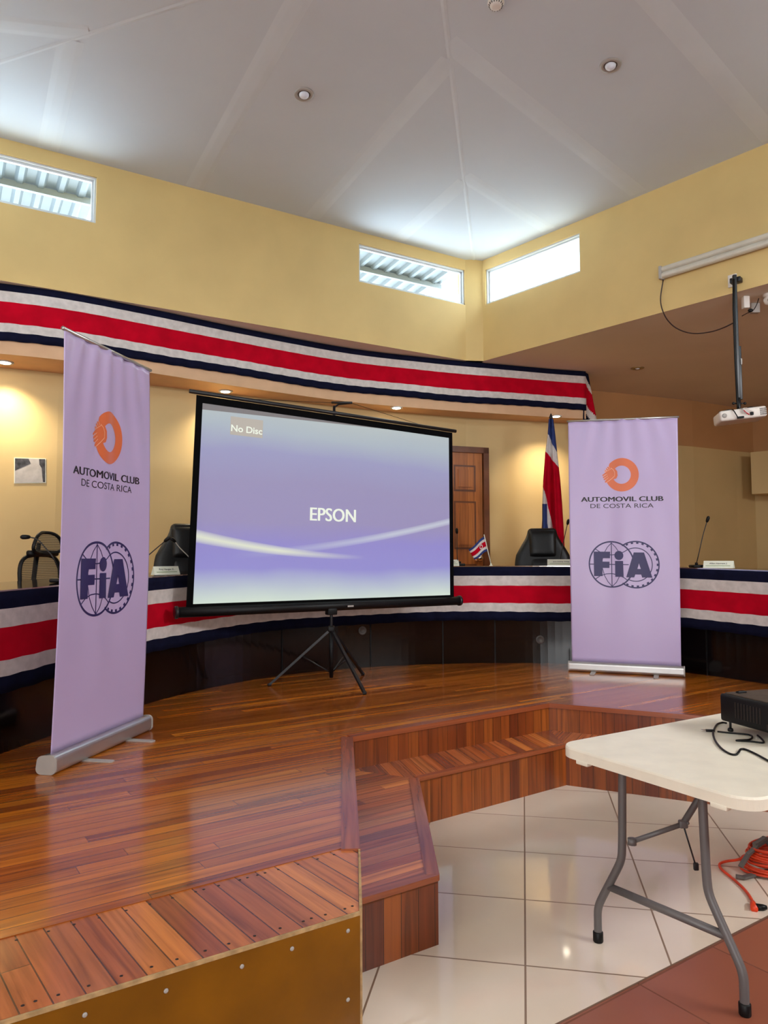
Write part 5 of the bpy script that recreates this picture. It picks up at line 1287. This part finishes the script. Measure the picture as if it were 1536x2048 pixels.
# folding brace
j0 = Q(L_-0.135, 0.42, 0.0); j1 = at_y(1376, 1645, 3.02); j2 = at_y(1410, 1600, 3.0)
j2 = Vector((near+e1*0.40+e2*0.45).to_3d()); j2.z = 0.70
j1 = j0.lerp(j2, 0.66)
a_ = at_v(1264, 1683, fa_, fb_); b_ = at_v(1366, 1648, (a_.x, a_.y), (a_.x+1.0, a_.y-0.12))
mb = MB(); mb.tube([a_, b_], 0.010, 10); mb.tube([a_-Vector((0, 0, 0.012)), a_+Vector((0.0, 0, 0.012))], 0.018, 10); mb.build('brace', 'grey_steel', r)
c_ = Vector((b_.x+0.17, b_.y+0.02, 0.775)); mb = MB(); mb.tube([b_, c_], 0.013, 10); br_ = mb.build('brace_arm', 'grey_steel', r)
mb = MB(); mb.rbox(b_, (0.034, 0.026, 0.03), 0.006); mb.ball(b_+Vector((0.012, -0.02, 0.01)), 0.006); mb.build('brace_joint', 'grey_steel', br_)
d_ = at_v(1392, 1733, (b_.x, b_.y), (b_.x+1, b_.y+0.3)); mb = MB(); mb.tube([b_, d_], 0.0035, 6); mb.rbox(d_, (0.02, 0.014, 0.03), 0.004); mb.build('lock_wire', 'black_metal', br_)

# black projector on the table
pc0 = Vector((1.688, 3.715))*0.935; pang = math.atan2(3.331-3.72, 1.717-1.688)
px1 = Vector((1.90, 3.33))-Vector((1.688, 3.715)); 
f1 = Vector((0.32, -0.95)).normalized(); f2 = Vector((-f1.y, f1.x))                            # f1 along the face we see, f2 away to the right
pcn = pc0+f1*0.18+f2*0.14
ra_ = math.atan2(f1.y, f1.x)
r = thing('table_projector', 'black projector standing on the white folding table', 'projector', (*pcn, TZ))
mb = MB(); mb.rbox((*pcn, TZ+0.042+0.066), (0.375, 0.29, 0.126), 0.012, rz=ra_, seg=3); pb = mb.build('projector_body', 'black', r)
mb = MB(); mb.rbox((*pcn, TZ+0.173), (0.34, 0.255, 0.008), 0.004, rz=ra_); mb.build('dusty_lid', simple('dusty_black_plastic', srgb(70, 58, 48), 0.6, var=0.2, scale=40), pb)
mb = MB(); c_ = pc0+f1*0.16-f2*0.003
for k in range(9): mb.box((c_.x-f1.x*0.07+f1.x*0.0175*k, c_.y-f1.y*0.07+f1.y*0.0175*k, TZ+0.11), (0.006, 0.008, 0.07), rz=ra_)
mb.build('side_vent', 'hole', pb)
mb = MB(); c_ = pc0+f1*0.28-f2*0.003; mb.box((c_.x, c_.y, TZ+0.07), (0.03, 0.01, 0.025), rz=ra_); mb.build('socket', 'hole', pb)
for s_, t_ in ((0.03, 0.02), (0.33, 0.03), (0.18, 0.26)):
    c_ = pc0+f1*s_+f2*t_; mb = MB(); mb.cyl((c_.x, c_.y, TZ+0.008), (c_.x, c_.y, TZ+0.055), 0.0055, 10); mb.lathe((c_.x, c_.y, TZ), [(0.011, 0), (0.013, 0.005), (0.011, 0.014), (0.004, 0.017)], seg=14); mb.build('adjustable_foot', 'black', r)
c_ = pc0+f1*0.05+f2*0.07; mb = MB(); mb.rbox((c_.x, c_.y, TZ+0.180), (0.02, 0.05, 0.012), 0.004, rz=ra_); mb.build('focus_lever', 'black', pb)
# cables on the table
rdm = lambda x, y: at_z(1380+x/9.846, 1360+y/9.846, TZ+0.004)
mb = MB(); loop = [(720, 850), (640, 838), (540, 870), (480, 960), (455, 1060), (500, 1200), (620, 1350), (780, 1450), (900, 1470), (960, 1420), (1000, 1365), (1100, 1370), (1300, 1460), (1560, 1600), (1800, 1700)]
mb.tube(catmull([rdm(*p) for p in loop], 6), 0.0046, 8); tag(mb.build('power_lead', 'black'), 'black lead looping over the table towards its right edge', 'cable')
r = thing('usb_cable', 'black cable with metal tipped plug lying by the projector on the table', 'cable', tuple(rdm(500, 1020)))
mb = MB(); pts = [(540, 1015), (760, 1040), (1000, 1060), (1180, 1085), (1225, 1130), (1160, 1175), (920, 1190), (1000, 1200), (1200, 1210), (1400, 1235), (1455, 1220), (1400, 1150), (1330, 1090)]
mb.tube(catmull([rdm(*p) for p in pts], 6), 0.0042, 8); mb.build('cable_lead', 'black', r)
a_, b_ = rdm(470, 1010), rdm(320, 1005); d_ = (b_-a_).normalized(); Rz = math.atan2(d_.y, d_.x)
mb = MB(); mb.rbox((a_+b_)/2+Vector((0, 0, 0.003)), ((a_-b_).length+0.006, 0.016, 0.010), 0.003, rz=Rz); mb.build('plug_body', 'black', r)
mb = MB(); mb.rbox(b_+d_*0.012+Vector((0, 0, 0.003)), (0.02, 0.012, 0.006), 0.001, rz=Rz); mb.build('plug_tip', 'chrome', r)

# ================================================================ ORANGE EXTENSION CORD
rc = lambda x, y, z=0.007: at_z(1380+x/9.31, 1640+y/9.31, z)
RCc = Vector((2.07, 3.88)); r = thing('extension_cord', 'coiled orange extension cord with grey winder lying on the tiles', 'extension cord', (*RCc, 0))
mb = MB(); rnd = random.Random(2); pts = []
ca_ = math.radians(12)
for k in range(15*36):
    tt = k/36; a = 2*PI*tt; lay = int(tt); R_ = 0.225-0.035*((lay*0.37) % 1)-0.02*(lay//5); zz = 0.012+0.0075*(lay)+0.006*math.sin(a*2+lay)
    x = R_*1.08*math.cos(a+0.05*lay); y = R_*0.66*math.sin(a+0.05*lay); pts.append((RCc.x+x*math.cos(ca_)-y*math.sin(ca_), RCc.y+x*math.sin(ca_)+y*math.cos(ca_), zz))
mb.tube(pts, 0.0062, 7); mb.build('cord_coil', 'orange_cord', r)
mb = MB(); mb.tube(catmull([rc(1100, 640, 0.09), rc(900, 735, 0.05), rc(700, 765, 0.02), rc(580, 800, 0.012), rc(548, 850), rc(600, 930), rc(760, 1060), rc(900, 1180), rc(1020, 1300), rc(1110, 1420), rc(1165, 1520)], 6), 0.0068, 8); mb.build('cord_tail', 'orange_cord', r)
a_, b_ = rc(1165, 1520, 0.012), rc(1200, 1660, 0.012); mb = MB(); mb.tube([a_, a_.lerp(b_, 0.3), b_], [0.009, 0.014, 0.016], 10); mb.build('cord_plug', 'orange_cord', r)
a_, b_ = rc(1240, 1620, 0.014), rc(1430, 1630, 0.014); mb = MB(); mb.tube([a_, a_.lerp(b_, 0.6), b_], [0.016, 0.014, 0.009], 8); mb.build('plug_adapter', 'black', r)
W0 = rc(940, 880, 0.03)
def flat_path(mb, pts, w_, th):
    for i in range(len(pts)-1):
        d = pts[i+1]-pts[i]; R = Matrix.Translation((pts[i]+pts[i+1])/2) @ d.to_track_quat('Z', 'Y').to_matrix().to_4x4(); mb.box(None, (w_, th, d.length+w_*0.6), M4=R)
yw = 3.82
mb = MB(); flat_path(mb, [at_y(1482, 1732, 3.80), at_y(1497, 1708, 3.82), at_y(1511, 1695, 3.84), at_y(1510, 1688, 3.85), at_y(1529, 1676, 3.88), at_y(1552, 1680, 3.92), at_y(1570, 1700, 3.9)], 0.022, 0.012)
flat_path(mb, [at_y(1513, 1694, 3.86), at_y(1532, 1682, 3.9), at_y(1545, 1700, 3.92)], 0.014, 0.01); mb.build('winder_handle', 'grey_plastic', r)
mb = MB(); flat_path(mb, [rc(880, 1050, 0.012), rc(1000, 1070, 0.012), Vector((RCc.x, RCc.y, 0.012)), Vector((RCc.x+0.2, RCc.y+0.12, 0.012))], 0.024, 0.012)
flat_path(mb, [Vector((RCc.x, RCc.y, 0.01)), Vector((RCc.x-0.02, RCc.y, 0.10))], 0.03, 0.03); mb.build('winder_frame', 'grey_plastic', r)
